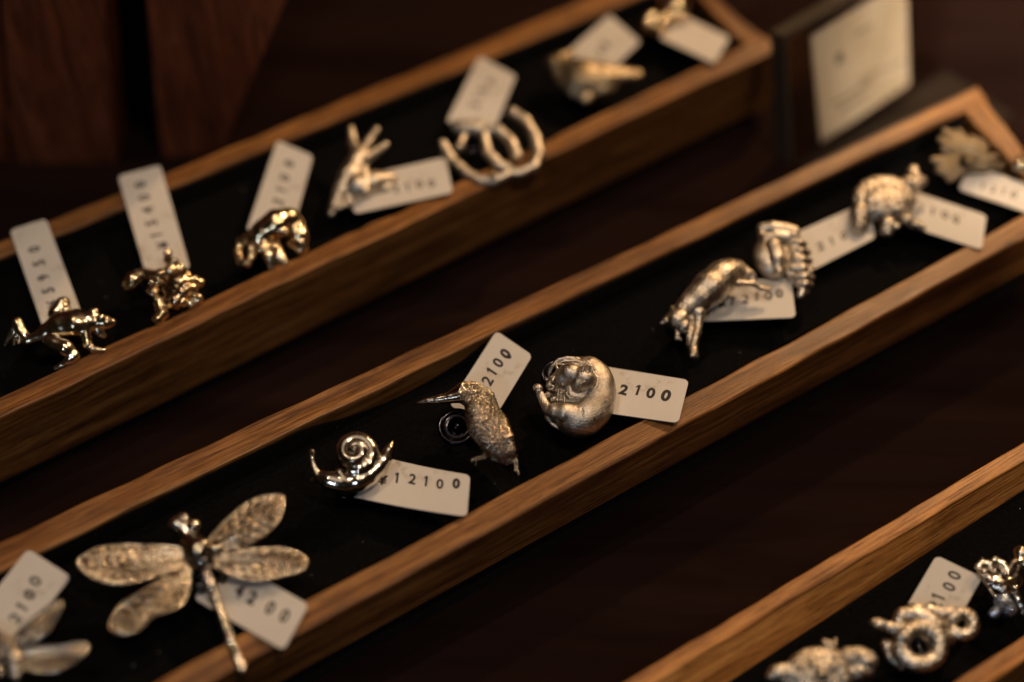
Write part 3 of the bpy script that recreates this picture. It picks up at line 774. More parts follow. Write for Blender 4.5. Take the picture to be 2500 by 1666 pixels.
# closed eye crease and muzzle crease
p.c((835, 590, 7.8, 13), (880, 556, 8.3, 17), (945, 536, 8.5, 12), k=.15, sub=True); p.c((835, 590, 7.8, 9), (808, 640, 7.4, 8), k=.15, sub=True)
p.c((860, 600, 7.6, 16), (930, 566, 8.0, 15), k=.2)
# right ear, pointed rim
p.e(980, 350, 7.4, 90, 105, 1.6, 0, k=.3); p.c((1000, 228, 8.6, 9), (936, 300, 9.0, 15), (900, 375, 8.8, 16), (935, 435, 8.2, 15), (1005, 428, 8.0, 15), (1066, 380, 8.2, 15), (1052, 305, 8.6, 15), (1000, 228, 8.6, 9), k=.12)
p.e(982, 350, 8.8, 60, 78, 2.2, 0, k=.15, sub=True); p.c((1085, 330, 6.8, 12), (1105, 365, 6.6, 12), k=.2)
# back shell over the head
p.c((355, 410, .5, 24), (400, 300, 1.5, 28), (500, 200, 2.0, 34), (640, 165, 2.4, 34), (800, 175, 2.6, 30), (935, 212, 2.8, 22), k=.2)
p.c((480, 270, 2.6, 26), (600, 215, 3.2, 28), (760, 215, 3.4, 26), (900, 235, 3.6, 20), k=.15)
# haunch and kicked-up leg
p.c((880, 1060, 2.8, 70), (760, 1090, 3.4, 150), (600, 1080, 3.4, 170), (440, 1050, 3.0, 140), (330, 1020, 2.6, 100), (255, 900, 2.4, 74), (205, 790, 2.4, 66), (175, 710, 2.6, 62), k=.25)
p.e(700, 1120, 3.0, 240, 165, 3.2, 12, k=.3)
p.c((800, 880, 6.4, 14), (870, 960, 6.6, 18), (905, 1060, 6.2, 18), (915, 1150, 5.8, 12), k=.3, sub=True); p.e(158, 670, 3.0, 86, 76, 1.5, 20, k=.4); p.c((150, 712, 4.0, 17), (150, 745, 3.8, 13), k=.1); p.c((185, 705, 4.2, 18), (190, 748, 3.9, 13), k=.1); p.c((115, 660, 4.0, 20), k=.1)
p.c((320, 1150, 0, 60), (400, 1270, 0, 40), (520, 1350, 0, 26), k=.3)
# paws and crumpled detail inside the curl
for x, y, h, rx, ry, rz, a in [(400, 520, 2.4, 80, 60, 1.8, 0), (350, 630, 2.2, 60, 90, 1.8, 10), (420, 690, 2.6, 50, 60, 1.6, 0), (330, 790, 2.2, 60, 70, 1.6, 0), (420, 860, 2.6, 70, 50, 1.5, -30),
                               (720, 850, 3.0, 90, 45, 1.5, 15), (640, 770, 3.0, 55, 60, 1.5, 0), (810, 860, 3.2, 60, 40, 1.3, 40)]:
    p.e(x, y, h, rx, ry, rz, a, k=.2)
p.c((500, 490, 4.6, 22), (545, 550, 4.8, 24), (570, 620, 4.6, 22), k=.12); p.c((430, 490, 4.2, 26), (400, 540, 4.2, 22), k=.12); p.c((380, 625, 4.2, 18), (420, 640, 4.2, 16), (400, 690, 4, 18), (340, 690, 3.8, 14), k=.1)
for y in (755, 790, 825, 862): p.c((520, y, 4.4, 13), (560, y, 4.4, 13), k=.08)
p.c((500, 690, 3.6, 14), (485, 880, 3.4, 14), k=.1); p.c((590, 700, 3.6, 14), (600, 900, 3.4, 14), k=.1); p.c((620, 750, 4.6, 14), (660, 800, 4.6, 14), (700, 850, 4.6, 14), k=.1)
def fur(V):
    x = V[:, 0] + .8; y = V[:, 1] - 1.2; th_ = np.arctan2(y, x); rr = np.sqrt(x * x + y * y)
    g = np.sin(rr * 11 + 2.2 * np.sin(th_ * 5 + V[:, 2])) * np.sin(th_ * 17 + rr * 2.2) * .018 + np.sin(rr * 21 + 3 * np.sin(th_ * 9)) * .012
    inside = np.clip((4.2 - np.hypot(V[:, 0] + 6.0, V[:, 1] - 3.5)) / 1.0, 0, 1)
    return g * (1 - inside)
p.build('curled_body', FURRY, .11, r, fur); p.clutch(480, 430, r, r=5.2)
# --- cat leaping down
p = Pin((1580, 500, 3.92), (620, 850), .003, 14, k=.7)
r = p.root('cat_pin', 'cat pin stretching downward with arched back and hind legs over its tag', 'pin')
p.c((870, 640, 1, 78), (800, 650, 1.5, 120), (720, 690, 2, 140), (600, 800, 2.4, 150), (500, 890, 2.2, 128), (400, 960, 2, 100), (345, 1010, 2, 86), k=1.0)
p.c((860, 610, 1, 76), (950, 660, 1, 52), (1000, 690, 1, 36)); p.c((990, 665, 1.5, 34)); p.c((1010, 740, 1, 26)); p.c((1010, 690, 1, 30), (1005, 760, 1, 28))
p.c((700, 720, 3.5, 74), (760, 745, 3.6, 42), (880, 755, 3, 30), (1010, 755, 2, 28), (1090, 800, 1, 24), (1160, 815, .6, 20), k=.4); p.c((1060, 770, .6, 16), (1170, 800, .4, 12))
p.c((640, 780, 3, 110), (690, 850, 2.4, 62), (690, 880, 2, 40), k=.6)
p.e(300, 1100, 2.6, 100, 104, 3.2, 20, k=.3); p.c((235, 1080, 2, 50), (185, 1112, 2, 38), (138, 1135, 2, 18), k=.2); p.c((250, 1010, 2, 40), (240, 990, 2, 22), k=.3); p.c((352, 1170, 3.6, 50), k=.2); p.c((360, 1130, 4, 26)); p.c((330, 1200, 3.6, 22))
p.c((455, 950, 2, 90), (490, 1040, 2.2, 62), (490, 1140, 2, 36), (475, 1230, 1.8, 40), (445, 1330, 1.5, 38), (440, 1400, 1.4, 40), (445, 1440, 1.4, 42), k=.3)
p.c((410, 1060, 1, 56), (405, 1200, 1, 40), (410, 1340, 1, 34), k=.3); p.c((285, 1280, 2, 24)); p.c((315, 1290, 2, 18)); p.c((290, 1220, 2, 26), (290, 1270, 2, 20)); p.c((470, 1460, 1.4, 20)); p.c((425, 1450, 2.0, 18))
p.build('cat', SATIN, .17, r, bumps(1.8, .09, 12)); p.clutch(420, 900, r, r=4.4)
# --- segmented shellfish
p = Pin((1580, 500, 3.92), (1350, 520), .002, 14, k=.3)
r = p.root('shellfish_pin', 'ridged curled shellfish pin standing between the cat and the turtle', 'pin')
p.c((1100, 230, 1, 50), (1200, 225, 1.5, 60), (1320, 240, 1.5, 60), (1410, 260, 2, 50)); p.c((1090, 240, 1, 36), (1110, 340, 1, 44)); p.c((1410, 230, 2.5, 28)); p.c((1390, 290, 3, 36), (1440, 310, 2.6, 26))
p.e(1190, 510, 1, 165, 205, 3.4, -10, k=.6); p.c((1130, 320, 2, 40), (1230, 300, 2, 50), (1340, 310, 2, 50))
p.c((1210, 400, 3, 70), (1240, 520, 3, 70), (1250, 640, 2, 56)); p.c((1262, 640, 4.2, 26))
for i, (x0, x1, y) in enumerate([(1390, 1500, 370), (1390, 1535, 445), (1395, 1550, 525), (1395, 1565, 608), (1425, 1570, 690), (1450, 1560, 760)]):
    p.c((x0, y, 2.4, 34), ((x0 + x1) / 2, y + 4, 3.0, 40), (x1, y + 12, 1.6, 32), k=.1)
p.c((1400, 400, .5, 80), (1440, 560, .5, 90), (1500, 720, .5, 66), (1500, 830, .8, 50), k=.4); p.c((1500, 780, 2, 40), (1470, 870, 1.4, 38)); p.c((1565, 640, 3, 24)); p.c((1330, 600, 0, 60), (1400, 730, 0, 50))
p.build('shellfish', SATIN, .2, r, bumps(1.4, .04, 13)); p.clutch(1180, 520, r)
# --- turtle
p = Pin((1980, 220, 3.733), (680, 1010), .0025, 14, k=.5)
r = p.root('turtle_pin', 'round-shelled turtle pin with small raised head and grey-gold plates', 'pin')
p.e(670, 990, .8, 268, 225, 3.4, -8, k=.6); p.e(690, 1010, 2.4, 200, 165, 3.0, -8, k=.2)
p.c((880, 850, 1.5, 60), (960, 860, 2, 50), (1010, 830, 2.4, 44)); p.c((930, 740, 1, 50), (960, 830, 1.4, 52)); p.c((1008, 826, 3.4, 26)); p.c((955, 878, 3.2, 24))
p.c((700, 1230, 1.4, 66), (690, 1290, 1, 56)); p.c((780, 1245, 2.6, 30)); p.c((870, 1190, 1.6, 50)); p.c((900, 1180, 2.6, 26)); p.c((960, 1230, .6, 44), (1010, 1260, .4, 34)); p.c((440, 1130, .6, 80), (440, 1250, .2, 66))
for x, y in [(560, 1000), (660, 930), (780, 930), (640, 1080), (760, 1070), (860, 1010)]: p.t(x, y, 4.4, 56, 7, k=.25, sub=True)
p.build('turtle', ROUGHM, .22, r, bumps(1.5, .14, 14)); p.clutch(660, 1010, r)
# --- moth at the end of the middle tray
p = Pin((1980, 220, 3.733), (1420, 640), .0015, 14, k=.6)
r = p.root('moth_pin', 'dim ribbed spread-winged moth pin in the far right end of the middle tray', 'pin')
p.c((1430, 660, 2, 74), (1560, 700, 1, 56), (1740, 690, 0, 26)); p.c((1430, 665, 3.6, 34))
for (x_, y_, h_) in [(1225, 375, 1.6), (1180, 455, 1.3), (1215, 540, 1.0), (1120, 640, .6), (1160, 735, .5), (1260, 815, .4), (1350, 380, 1.6), (1470, 440, 1.4), (1590, 520, 1.0), (1680, 610, .6)]:
    cx_ = (1500 + x_) / 2; cy_ = (640 + y_) / 2
    p.c((1500, 640, .6, 40), (cx_, cy_, h_ + .3, 50), (x_, y_, h_, 30), k=.12, fz=1.7)
p.c((1500, 640, .4, 70), (1320, 480, .6, 120), fz=3); p.c((1480, 660, .4, 70), (1270, 700, .2, 110), fz=3); p.c((1540, 620, .4, 70), (1500, 520, .6, 100), fz=3)
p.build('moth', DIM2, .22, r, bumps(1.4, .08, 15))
p.clutch(1430, 660, r)
p = Pin((1980, 220, 3.733), (1920, 690), .0015, 14, k=.3)
r = p.root('bead_pin', 'small golden bead-shaped pin cut off by the right edge beside the moth', 'pin')
p.c((1880, 690, 1, 44), (1960, 700, 1, 60), (2060, 730, 1, 50)); p.c((1890, 690, 2.6, 26))
p.build('beads', POLISH, .25, r); p.clutch(1960, 700, r)

# --- front tray: lower turtle, snake, rose
p = Pin((1820, 1300, 3.46), (640, 1180), .001, 16, k=.5)
r = p.root('sea_turtle_pin', 'sea turtle pin with spotted shell cut off by the bottom edge', 'pin')
p.e(630, 1200, .8, 270, 215, 3.8, 0, k=.5); p.e(1000, 1080, .8, 112, 92, 3.0, 20, k=.6); p.c((860, 1060, .6, 80), (960, 1050, .8, 80)); p.c((950, 1180, .8, 70), (1040, 1170, .6, 50))
p.c((700, 960, .6, 50), (670, 930, .6, 30)); p.c((760, 910, .6, 16), (740, 960, .6, 36)); p.c((400, 1160, .6, 60), (270, 1190, .4, 66), (220, 1220, .4, 44)); p.c((330, 1240, .4, 50)); p.c((950, 1050, 3.2, 30), k=.1); p.c((735, 1140, 4.2, 36), k=.1)
p.c((740, 1040, 2.6, 40), (800, 1120, 3.4, 40), (830, 1250, 3.4, 40), k=.2); p.c((560, 1110, 4, 34), k=.1); p.c((640, 1200, 4.6, 50), k=.1); p.c((480, 1150, 3, 34), k=.1)
p.build('sea_turtle', ROUGHM, .2, r, bumps(1.8, .14, 16)); p.clutch(650, 1200, r)
p = Pin((1820, 1300, 3.46), (1500, 900), .002, 16, k=.3)
r = p.root('snake_pin', 'coiled scaly snake pin with smooth little head pointing left', 'pin')
p.e(1130, 775, 1.6, 78, 44, 1.9, 8, k=.3); p.c((1190, 790, 1.5, 36), (1260, 815, 1.6, 44), (1330, 830, 2.2, 56))
circ = lambda cx, cy, R, a0, a1, n, h0, h1, rr, sy=1.0: [(cx + R * math.cos(math.radians(a0 + (a1 - a0) * i / n)), cy + R * sy * math.sin(math.radians(a0 + (a1 - a0) * i / n)), h0 + (h1 - h0) * i / n, rr) for i in range(n + 1)]
p.c(*circ(1475, 960, 165, -150, 215, 22, 2.6, 1.2, 62, .95), k=.12)
p.c((1290, 770, 0, 50), (1320, 700, .4, 54), (1420, 680, 1, 58), (1520, 715, 1.8, 58), (1610, 790, 2.2, 56), (1680, 870, 1.6, 54), (1720, 900, .8, 50), k=.12)
p.c((1400, 640, -.6, 36), (1540, 650, -.2, 44), (1680, 690, .4, 44), (1740, 680, .8, 46), k=.12)
p.c(*circ(1830, 775, 92, -150, 150, 18, 1.2, .4, 46), k=.12)
p.c((1190, 950, -2, 44), (1220, 1050, -2.4, 40), (1320, 1140, -2, 32)); p.c((1320, 1145, -1, 26))
p.build('snake', SCALES, .14, r, None); p.clutch(1400, 990, r)
p = Pin((1820, 1300, 3.46), (2150, 400), .002, 16, k=.25)
r = p.root('rose_pin', 'polished crown-like rose pin with a clear gem hanging beneath at the right edge', 'pin')
p.e(2150, 370, 0, 175, 110, 1.8, 15, k=.3)
p.c((1960, 280, 2, 18), (2010, 350, 2.2, 22), (2090, 410, 2.4, 24), (2180, 430, 2.4, 24), (2270, 390, 2.2, 22), (2310, 300, 2, 22), k=.12)
p.c((1960, 290, 2, 20), (2000, 250, 2.2, 22), (2070, 270, 2.4, 24), (2110, 230, 2.6, 22), (2180, 270, 2.6, 24), (2220, 330, 2.6, 22), (2260, 260, 2.6, 22), (2330, 240, 2.4, 20), k=.12)
p.c((2010, 330, 2.8, 18), (2060, 300, 3, 16), (2100, 350, 3.2, 20), (2150, 300, 3.2, 18), (2200, 350, 3.2, 20), k=.12); p.c((2330, 180, 1, 60), (2400, 200, 1, 60)); p.c((2320, 240, 1, 50), (2420, 300, 1, 60))
p.c((2060, 440, 1, 22), (2180, 480, 1.4, 34), (2270, 480, 1.2, 30), (2300, 560, 1, 26), (2350, 680, .6, 20), k=.2); p.c((1990, 380, .6, 10), (2110, 545, .8, 11), k=.1); p.c((2240, 440, 1, 40), (2160, 440, 1, 50))
p.build('rose', POLISH, .14, r, bumps(2.0, .06, 18)); p.clutch(2150, 380, r)
g = Pin(p.__dict__['ox'] and (1820, 1300, 3.46), (2190, 620), .002, 16, k=.1)
g.c((2170, 600, 0, 66), (2220, 640, 0, 62)); g.c((2105, 680, 0, 40), (2090, 690, 0, 30)); g.c((2140, 555, 1.5, 24)); g.c((2210, 550, 1.5, 26)); g.c((2230, 660, 1, 40)); g.c((2190, 610, 2, 34))
g.build('gem', GEM, .16, r, bumps(3.0, .15, 19))

# ------------------------------------------------------------------ price tags
def glyph_mesh(ch, bold):
    if ch == '1':
        b = bold * 1.6
        V = np.array([(-.05 - b, -.5), (.05 + b, -.5), (.05 + b, .5), (-.03 - b, .5), (-.24, .33), (-.24, .22 - b), (-.05 - b, .33 - b)])
        return V, [(0, 1, 2, 6), (6, 2, 3, 4, 5)]
    cu = bpy.data.curves.new('t', 'FONT'); cu.body = ch; cu.size = 1.0; cu.offset = bold
    cu.align_x = 'LEFT'; cu.resolution_u = 3; cu.extrude = 0
    o = bpy.data.objects.new('t', cu); C.objects.link(o)
    bpy.context.view_layer.update()
    dg = bpy.context.evaluated_depsgraph_get()
    me = bpy.data.meshes.new_from_object(o.evaluated_get(dg))
    V = np.array([v.co[:2] for v in me.vertices]); F = [tuple(p.vertices) for p in me.polygons]
    bpy.data.objects.remove(o); bpy.data.curves.remove(cu); bpy.data.meshes.remove(me)
    lo = V.min(0); hi = V.max(0)
    V = V - (lo + hi) / 2; V /= (hi - lo)[1]
    return V, F
GL = {}
def glyph(ch, bold):
    if (ch, bold) not in GL: GL[(ch, bold)] = glyph_mesh(ch, bold)
    return GL[(ch, bold)]

def price_tag(label, bb, bt, et, eb, zb, ze, text=(), size=3.3, bend=0.0, ink=None, r=1.7, bold=.03, gs=1.2):
    """card tag: bb/bt = bottom and top corners at the hidden end, eb/et at the free end (photograph pixels); text reads from b to e"""
    ink = ink or INK
    cb, ct, db, dt = P(*bb, zb), P(*bt, zb), P(*eb, ze), P(*et, ze)
    Lm = (np.linalg.norm(db - cb) + np.linalg.norm(dt - ct)) / 2 * 1000
    Wm = (np.linalg.norm(ct - cb) + np.linalg.norm(dt - db)) / 2 * 1000
    org = (cb + ct + db + dt) / 4
    nrm = np.cross(db - cb, ct - cb); nrm /= np.linalg.norm(nrm)
    if nrm[2] < 0: nrm = -nrm
    def M(u, v, off=0):
        p = (cb * (1 - u) + db * u) * (1 - v) + (ct * (1 - u) + dt * u) * v
        return p + nrm * (off + bend * 4 * u * (1 - u)) * MM - org
    us = []
    for i in range(9): us.append(r / Lm * (1 - math.cos(i / 8 * math.pi / 2)))
    us += [r / Lm + (1 - 2 * r / Lm) * i / 22 for i in range(1, 22)]
    us += [1 - u for u in us[:9][::-1]]
    verts = []; faces = []; cols = 7
    th = .38
    for lay in (0, 1):
        for u in us:
            d = min(u, 1 - u) * Lm
            ins = 0 if d >= r else r - math.sqrt(max(0, r * r - (r - d) ** 2))
            for k in range(cols):
                v = (ins + (Wm - 2 * ins) * k / (cols - 1)) / Wm
                verts.append(M(u, v, -lay * th))
    n = len(us); o2 = n * cols
    for i in range(n - 1):
        for k in range(cols - 1):
            a = i * cols + k
            faces.append((a, a + cols, a + cols + 1, a + 1)); faces.append((o2 + a, o2 + a + 1, o2 + a + cols + 1, o2 + a + cols))
        for k in (0, cols - 1):
            a = i * cols + k
            f = (a, o2 + a, o2 + a + cols, a + cols); faces.append(f if k == 0 else f[::-1])
    for i in (0, n - 1):
        for k in range(cols - 1):
            a = i * cols + k; f = (a, a + 1, o2 + a + 1, o2 + a); faces.append(f if i == 0 else f[::-1])
    root = mesh_obj('price_tag', verts, faces, CARD, smooth=False)
    root.location = org
    tag(root, label, 'price tag', 'white rounded price tags tied to the pins')
    if text:
        # invert the pixel -> (u, v) map by iteration
        def px_of(p):
            q = p + org - CAM
            d = np.dot(q, [0, S40, -C40]); return np.array([1250 + FS * q[0] / d, 833 - FS * np.dot(q, [0, C40, S40]) / d])
        for item in text:
            ch, gx, gy = item[:3]; rot = item[3] if len(item) > 3 else random.uniform(-4, 4); sz = (item[4] if len(item) > 4 else 1) * size * gs
            bo = item[5] if len(item) > 5 else bold
            u, v = .6, .5
            for _ in range(12):
                p0 = px_of(M(u, v)); pu = (px_of(M(u + .01, v)) - p0) / .01; pv = (px_of(M(u, v + .01)) - p0) / .01
                dlt = np.linalg.solve(np.stack([pu, pv], 1), np.array([gx, gy]) - p0); u += dlt[0]; v += dlt[1]
            gv, gf = glyph(ch, bo)
            a = math.radians(rot); V = []
            c0 = M(u, v, .03)
            for (x, y) in gv:
                x *= sz * .95; y *= sz
                xx = x * math.cos(a) - y * math.sin(a); yy = x * math.sin(a) + y * math.cos(a)
                V.append(M(u + xx / Lm, v + yy / Wm, .03) - c0)
            t = mesh_obj('stamped_character', V, gf, ink, None, smooth=False)
            t.parent = root; t.location = c0
    return root

T = price_tag
M1 = .001
T('tag stamped 5950 sticking up from behind the frog pin', (203, 775), (105, 800), (24, 562), (112, 534), -2*M1, 3*M1,
  [('0', 83, 609), ('5', 95, 643), ('9', 106, 678), ('5', 118, 710), ('¥', 130, 742)], 3.3)
T('tag stamped 15400 standing over the back rim above the chunky figure', (464, 655), (357, 672), (288, 430), (391, 403), -2*M1, 3*M1,
  [('0', 342, 451, 0, 1, .045), ('0', 352, 483), ('4', 360, 514), ('5', 370, 545), ('1', 382, 574), ('¥', 397, 599)], 3.4)
T('tag leaning right above the golden stocky animal', (704, 600), (602, 562), (677, 343), (764, 381), -2*M1, 2*M1,
  [('0', 706, 400, 0, 1, .05), ('0', 695, 434), ('1', 687, 464), ('2', 679, 493)], 3.4)
T('tag lying nearly level to the right of the antler pin', (866, 522), (838, 440), (1087, 384), (1106, 470), -1*M1, 2*M1,
  [('2', 966, 461), ('1', 996, 457), ('0', 1024, 451), ('0', 1053, 448)], 3.2, ink=GREYINK)
T('tag upright above the linked horseshoes, its print badly faded', (1205, 320), (1090, 298), (1170, 137), (1260, 185), -1*M1, 2*M1,
  [('0', 1199, 200), ('0', 1181, 220), ('1', 1168, 238), ('2', 1158, 258)], 3.2, ink=GREYINK)
T('tag behind the flat fish pin showing a single dark zero', (1462, 200), (1383, 130), (1488, 36), (1564, 102), -1*M1, 2*M1,
  [('0', 1479, 110, 0, 1.0, .05), ('0', 1466, 127)], 3.2)
T('blank-faced tag at the top beside the orange-lit blossom pin', (1606, 90), (1645, 28), (1782, 92), (1744, 155), 0*M1, 2*M1, [])
T('tag in the bottom left corner behind the butterfly wing', (28, 1592), (-76, 1524), (68, 1340), (173, 1408), -1*M1, 3*M1,
  [('0', 86, 1419), ('0', 72, 1452, 0, 1, .05), ('1', 54, 1482), ('2', 38, 1510)], 3.3, ink=GREYINK)
T('tag stamped 34200 under the dragonfly wing, end lying on the rim', (474, 1462), (535, 1352), (754, 1476), (692, 1588), -2*M1, 2.5*M1,
  [('3', 547, 1412, 0, 1, .05), ('4', 585, 1443, 0, 1, .05), ('2', 616, 1460, 0, 1, .05), ('0', 660, 1484), ('0', 695, 1504)], 3.5)
T('curved tag stamped ¥12100 under the snail pin', (838, 1207), (868, 1098), (1148, 1160), (1140, 1261), -2*M1, 2*M1,
  [('¥', 934, 1172, 0, .95, .06), ('1', 970, 1167), ('2', 1007, 1170), ('1', 1041, 1175), ('0', 1074, 1182), ('0', 1114, 1181, 0, 1.05, .055)], 3.1, bend=-1.0)
T('tag reading upward 2100 behind the kingfisher, last zero smudged', (1192, 1046), (1096, 988), (1212, 808), (1300, 868), -3*M1, 2*M1,
  [('0', 1234, 864, -5, 1.05, .05), ('.', 1243, 871, 0, .42, .12), ('0', 1216, 886, 0, 1.0, .035), ('1', 1201, 907), ('2', 1190, 930)], 3.4)
T('tag stamped 2100 to the right of the curled sleeping animal', (1420, 1000), (1438, 889), (1682, 928), (1656, 1033), -2*M1, 2.5*M1,
  [('2', 1523, 952, -8, 1, .05), ('1', 1558, 953, -6), ('0', 1589, 960, -4, 1.05, .04), ('0', 1626, 966, -6, 1.15, .05)], 3.5)
T('tag stamped ¥12100 crossed by the hind legs of the cat', (1695, 785), (1722, 688), (1931, 678), (1943, 775), -3*M1, 0*M1,
  [('¥', 1762, 742), ('1', 1789, 735, -10), ('2', 1820, 731), ('1', 1848, 724), ('0', 1876, 722), ('0', 1903, 717, 0, 1, .05)], 3.3)
T('tag running from the ridged shellfish up behind the turtle', (1975, 664), (1945, 568), (2118, 492), (2138, 580), -3*M1, -1*M1,
  [('2', 2003, 602, 0, 1, .05), ('1', 2031, 589), ('0', 2060, 576), ('0', 2089, 564)], 3.3)
T('tag sloping down right of the turtle shell, edge near the rim', (2205, 548), (2215, 462), (2409, 526), (2397, 610), -2*M1, 1*M1,
  [('2', 2248, 509), ('1', 2277, 517), ('0', 2307, 525), ('0', 2334, 537)], 3.2, ink=GREYINK)
T('tag below the moth pin running off the right edge', (2340, 462), (2370, 402), (2590, 480), (2570, 540), -3*M1, 0*M1,
  [('1', 2400, 455), ('2', 2425, 462), ('1', 2450, 468), ('0', 2475, 476)], 3.0, ink=GREYINK)
T('tag stamped 2100 above the coiled snake in the nearest tray', (2290, 1600), (2174, 1548), (2286, 1356), (2398, 1410), -17*M1, -12*M1,
  [('0', 2330, 1405), ('0', 2317, 1433), ('1', 2291, 1457), ('2', 2282, 1479, 0, 1, .045)], 3.2)

# ------------------------------------------------------------------ clear sign holder with paper card
bl = P(1916, 385, TZ + .002); rr_ = ray(2300, 385 - 384 * .62); t_ = (TZ + .002 - HC) / rr_[2]; br = CAM + rr_ * t_
u = (br - bl); u /= np.linalg.norm(u); nh = np.array([u[1], -u[0], 0])       # towards the viewer
lean = math.radians(14)
upv = np.array([0, 0, math.cos(lean)]) - nh * math.sin(lean); nn_ = np.cross(u, upv); nn_ = nn_ if nn_ @ nh > 0 else -nn_
def onsign(px, py, off=0):
    r = ray(px, py); o_ = bl + nn_ * off; t = np.dot(o_ - CAM, nn_) / np.dot(r, nn_); q = CAM + r * t - bl
    return np.array([q @ u, q @ upv])
def slab(name, c4, off, th, mat, parent, bev=0):
    V = []
    for o_ in (off, off - th):
        for a, b_ in c4: V.append(bl + u * a + upv * b_ + nn_ * o_)
    F = [(0, 1, 2, 3), (7, 6, 5, 4), (0, 4, 5, 1), (1, 5, 6, 2), (2, 6, 7, 3), (3, 7, 4, 0)]
    o = mesh_obj(name, V, F, mat, parent, smooth=False)
    return o
sroot = empty('sign_holder', tuple(bl)); tag(sroot, 'clear plastic sign holder with a pale printed card, standing between the two trays', 'sign holder')
tl = onsign(1887, 97); Wd = onsign(2235, 195)[0] + .012; Hh = tl[1]
slab('front_panel', [(0, 0), (Wd, 0), (Wd, Hh), (0, Hh)], .0045, .002, ACRYL, sroot)
slab('back_panel', [(0, 0), (Wd, 0), (Wd, Hh), (0, Hh)], -.0005, .002, ACRYL, sroot)
slab('edge_strip', [(-.0022, 0), (-.0002, 0), (-.0002, Hh), (-.0022, Hh)], .0045, .007, simple('acrylic_edge', (.055, .045, .034), .25), sroot)
slab('edge_strip', [(-.0022, Hh + .0002), (Wd, Hh + .0002), (Wd, Hh + .0022), (-.0022, Hh + .0022)], .0045, .007, simple('acrylic_edge', (.055, .045, .034), .25), sroot)
# foot
b0 = bl - nn_ * 0; 
V = []
for z in (TZ + .0025, TZ + .0005):
    for a, b_ in [(0, .006), (Wd, .006), (Wd, .040), (0, .040)]:
        q = bl + u * a + nh * b_; V.append((q[0], q[1], z))
mesh_obj('foot', V, [(0, 1, 2, 3), (7, 6, 5, 4), (0, 4, 5, 1), (1, 5, 6, 2), (2, 6, 7, 3), (3, 7, 4, 0)], simple('smoked_acrylic', (.010, .006, .005), .5, 0, **{'Specular IOR Level': .1}), sroot, smooth=False)
c_ = [onsign(2006, 350, .0018), onsign(2219, 206, .0018), onsign(2214, -55, .0018), onsign(1980, 90, .0018)]
x0 = (c_[0][0] + c_[3][0]) / 2; x1 = (c_[1][0] + c_[2][0]) / 2; y0 = (c_[0][1] + c_[1][1]) / 2; y1 = (c_[2][1] + c_[3][1]) / 2
m, nt, b = new_mat('printed_card')
tc = N(nt, 'ShaderNodeTexCoord'); n_ = noise_tex(nt, tc.outputs['Object'], 60, 3, .5)
r_ = ramp(nt, n_.outputs[0], [(.35, (.66, .60, .48)), (.65, (.78, .74, .64))]); nt.links.new(r_.outputs[0], b.inputs['Base Color']); b.inputs['Roughness'].default_value = .6
card = slab('paper_card', [c_[0], c_[1], c_[2], c_[3]], .0018, .0006, m, sroot)
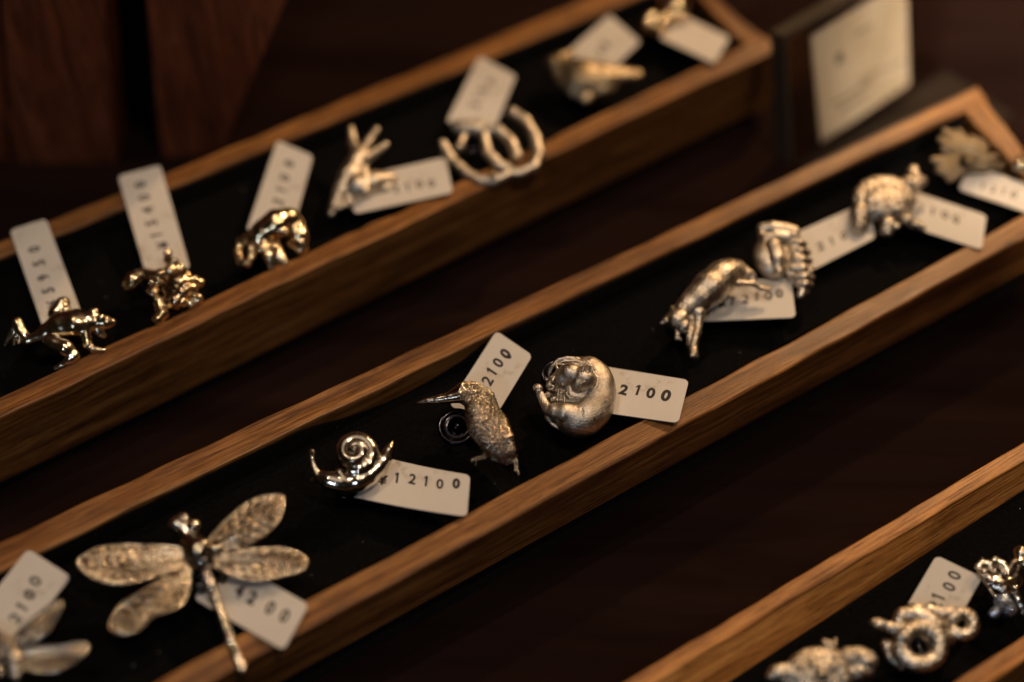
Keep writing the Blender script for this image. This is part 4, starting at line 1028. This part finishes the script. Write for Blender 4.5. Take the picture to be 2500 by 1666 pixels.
# blurred print on the card: one bold mark and lines of small type as thin ink bars
Vi = []; Fi = []
def inkbar(a0, b0_, a1, b1_):
    k = len(Vi)
    for a, b_ in [(a0, b0_), (a1, b0_), (a1, b1_), (a0, b1_)]: Vi.append(bl + u * a + upv * b_ + nn_ * .00195)
    Fi.append((k, k + 1, k + 2, k + 3))
mk = onsign(2050, 142, .002)
inkbar(mk[0] - .002, mk[1] - .0025, mk[0] + .002, mk[1] + .0025)
rs = random.Random(3)
for (px0, py0, px1) in [(2085, 92, 2130), (2165, 175, 2200), (2030, 262, 2130), (2050, 275, 2110), (2100, 205, 2160)]:
    a = onsign(px0, py0, .002); b2 = onsign(px1, py0 - (px1 - px0) * .66, .002)
    xx = a[0]
    while xx < b2[0]:
        wd = rs.uniform(.0006, .0022); inkbar(xx, a[1], xx + wd, a[1] + .0016); xx += wd + .0007
mesh_obj('printed_lines', Vi, Fi, simple('card_ink', (.22, .20, .17), .6), sroot, smooth=False)

# ------------------------------------------------------------------ dark wooden cabinet front beyond the trays
def upright(name, xb0, xb1, xt0, xt1, y, z0, z1, th, mat, parent):
    V = []
    for yy in (y, y + th):
        for (x, z) in [(xb0, z0), (xb1, z0), (xt1, z1), (xt0, z1)]: V.append((x, yy, z))
    F = [(3, 2, 1, 0), (4, 5, 6, 7), (0, 1, 5, 4), (1, 2, 6, 5), (2, 3, 7, 6), (3, 0, 4, 7)]
    M = Matrix.Rotation(math.radians(-90), 4, 'Y'); Mi = M.inverted()        # grain runs up the board
    V = [tuple(Mi @ Vector(v)) for v in V]
    return mesh_obj(name, V, F, mat, parent, smooth=False, matrix=M)
yb = P(240, 400, TZ)[1]
cab = empty('wooden_cabinet', (-.1, yb, TZ)); tag(cab, 'dark red-brown wooden cabinet front of upright boards behind the trays', 'cabinet')
def xat(px, py):            # x on the vertical plane y = yb
    r = ray(px, py); t = yb / r[1]; return (CAM + r * t)[0], (CAM + r * t)[2]
def edge(x0, y0, x1, y1):      # board edge seen through two pixels, as x at the table and at the top of the board
    (a, za), (b, zb_) = xat(x0, y0), xat(x1, y1); m_ = (b - a) / (zb_ - za); return a + m_ * (TZ - za), a + m_ * (.45 - za)
e0 = edge(30, 400, 5, 0); e1 = edge(284, 400, 256, 0); e2 = edge(392, 400, 352, 0); e3 = edge(560, 330, 690, 30)
upright('board', e0[0] - .3, e0[0] - .002, e0[1] - .3, e0[1] - .002, yb + .002, TZ, .45, .02, BOARD, cab)
upright('board', e0[0], e1[0], e0[1], e1[1], yb, TZ, .45, .02, BOARD, cab)
upright('board', e2[0], e3[0], e2[1], e3[1], yb + .004, TZ, .45, .02, BOARD, cab)
upright('back_panel', e0[0] - .3, e3[0] - .002, e0[1] - .3, e3[1] - .002, yb + .03, TZ, .45, .01, simple('cabinet_inside', (.004, .0025, .002), .7), cab)
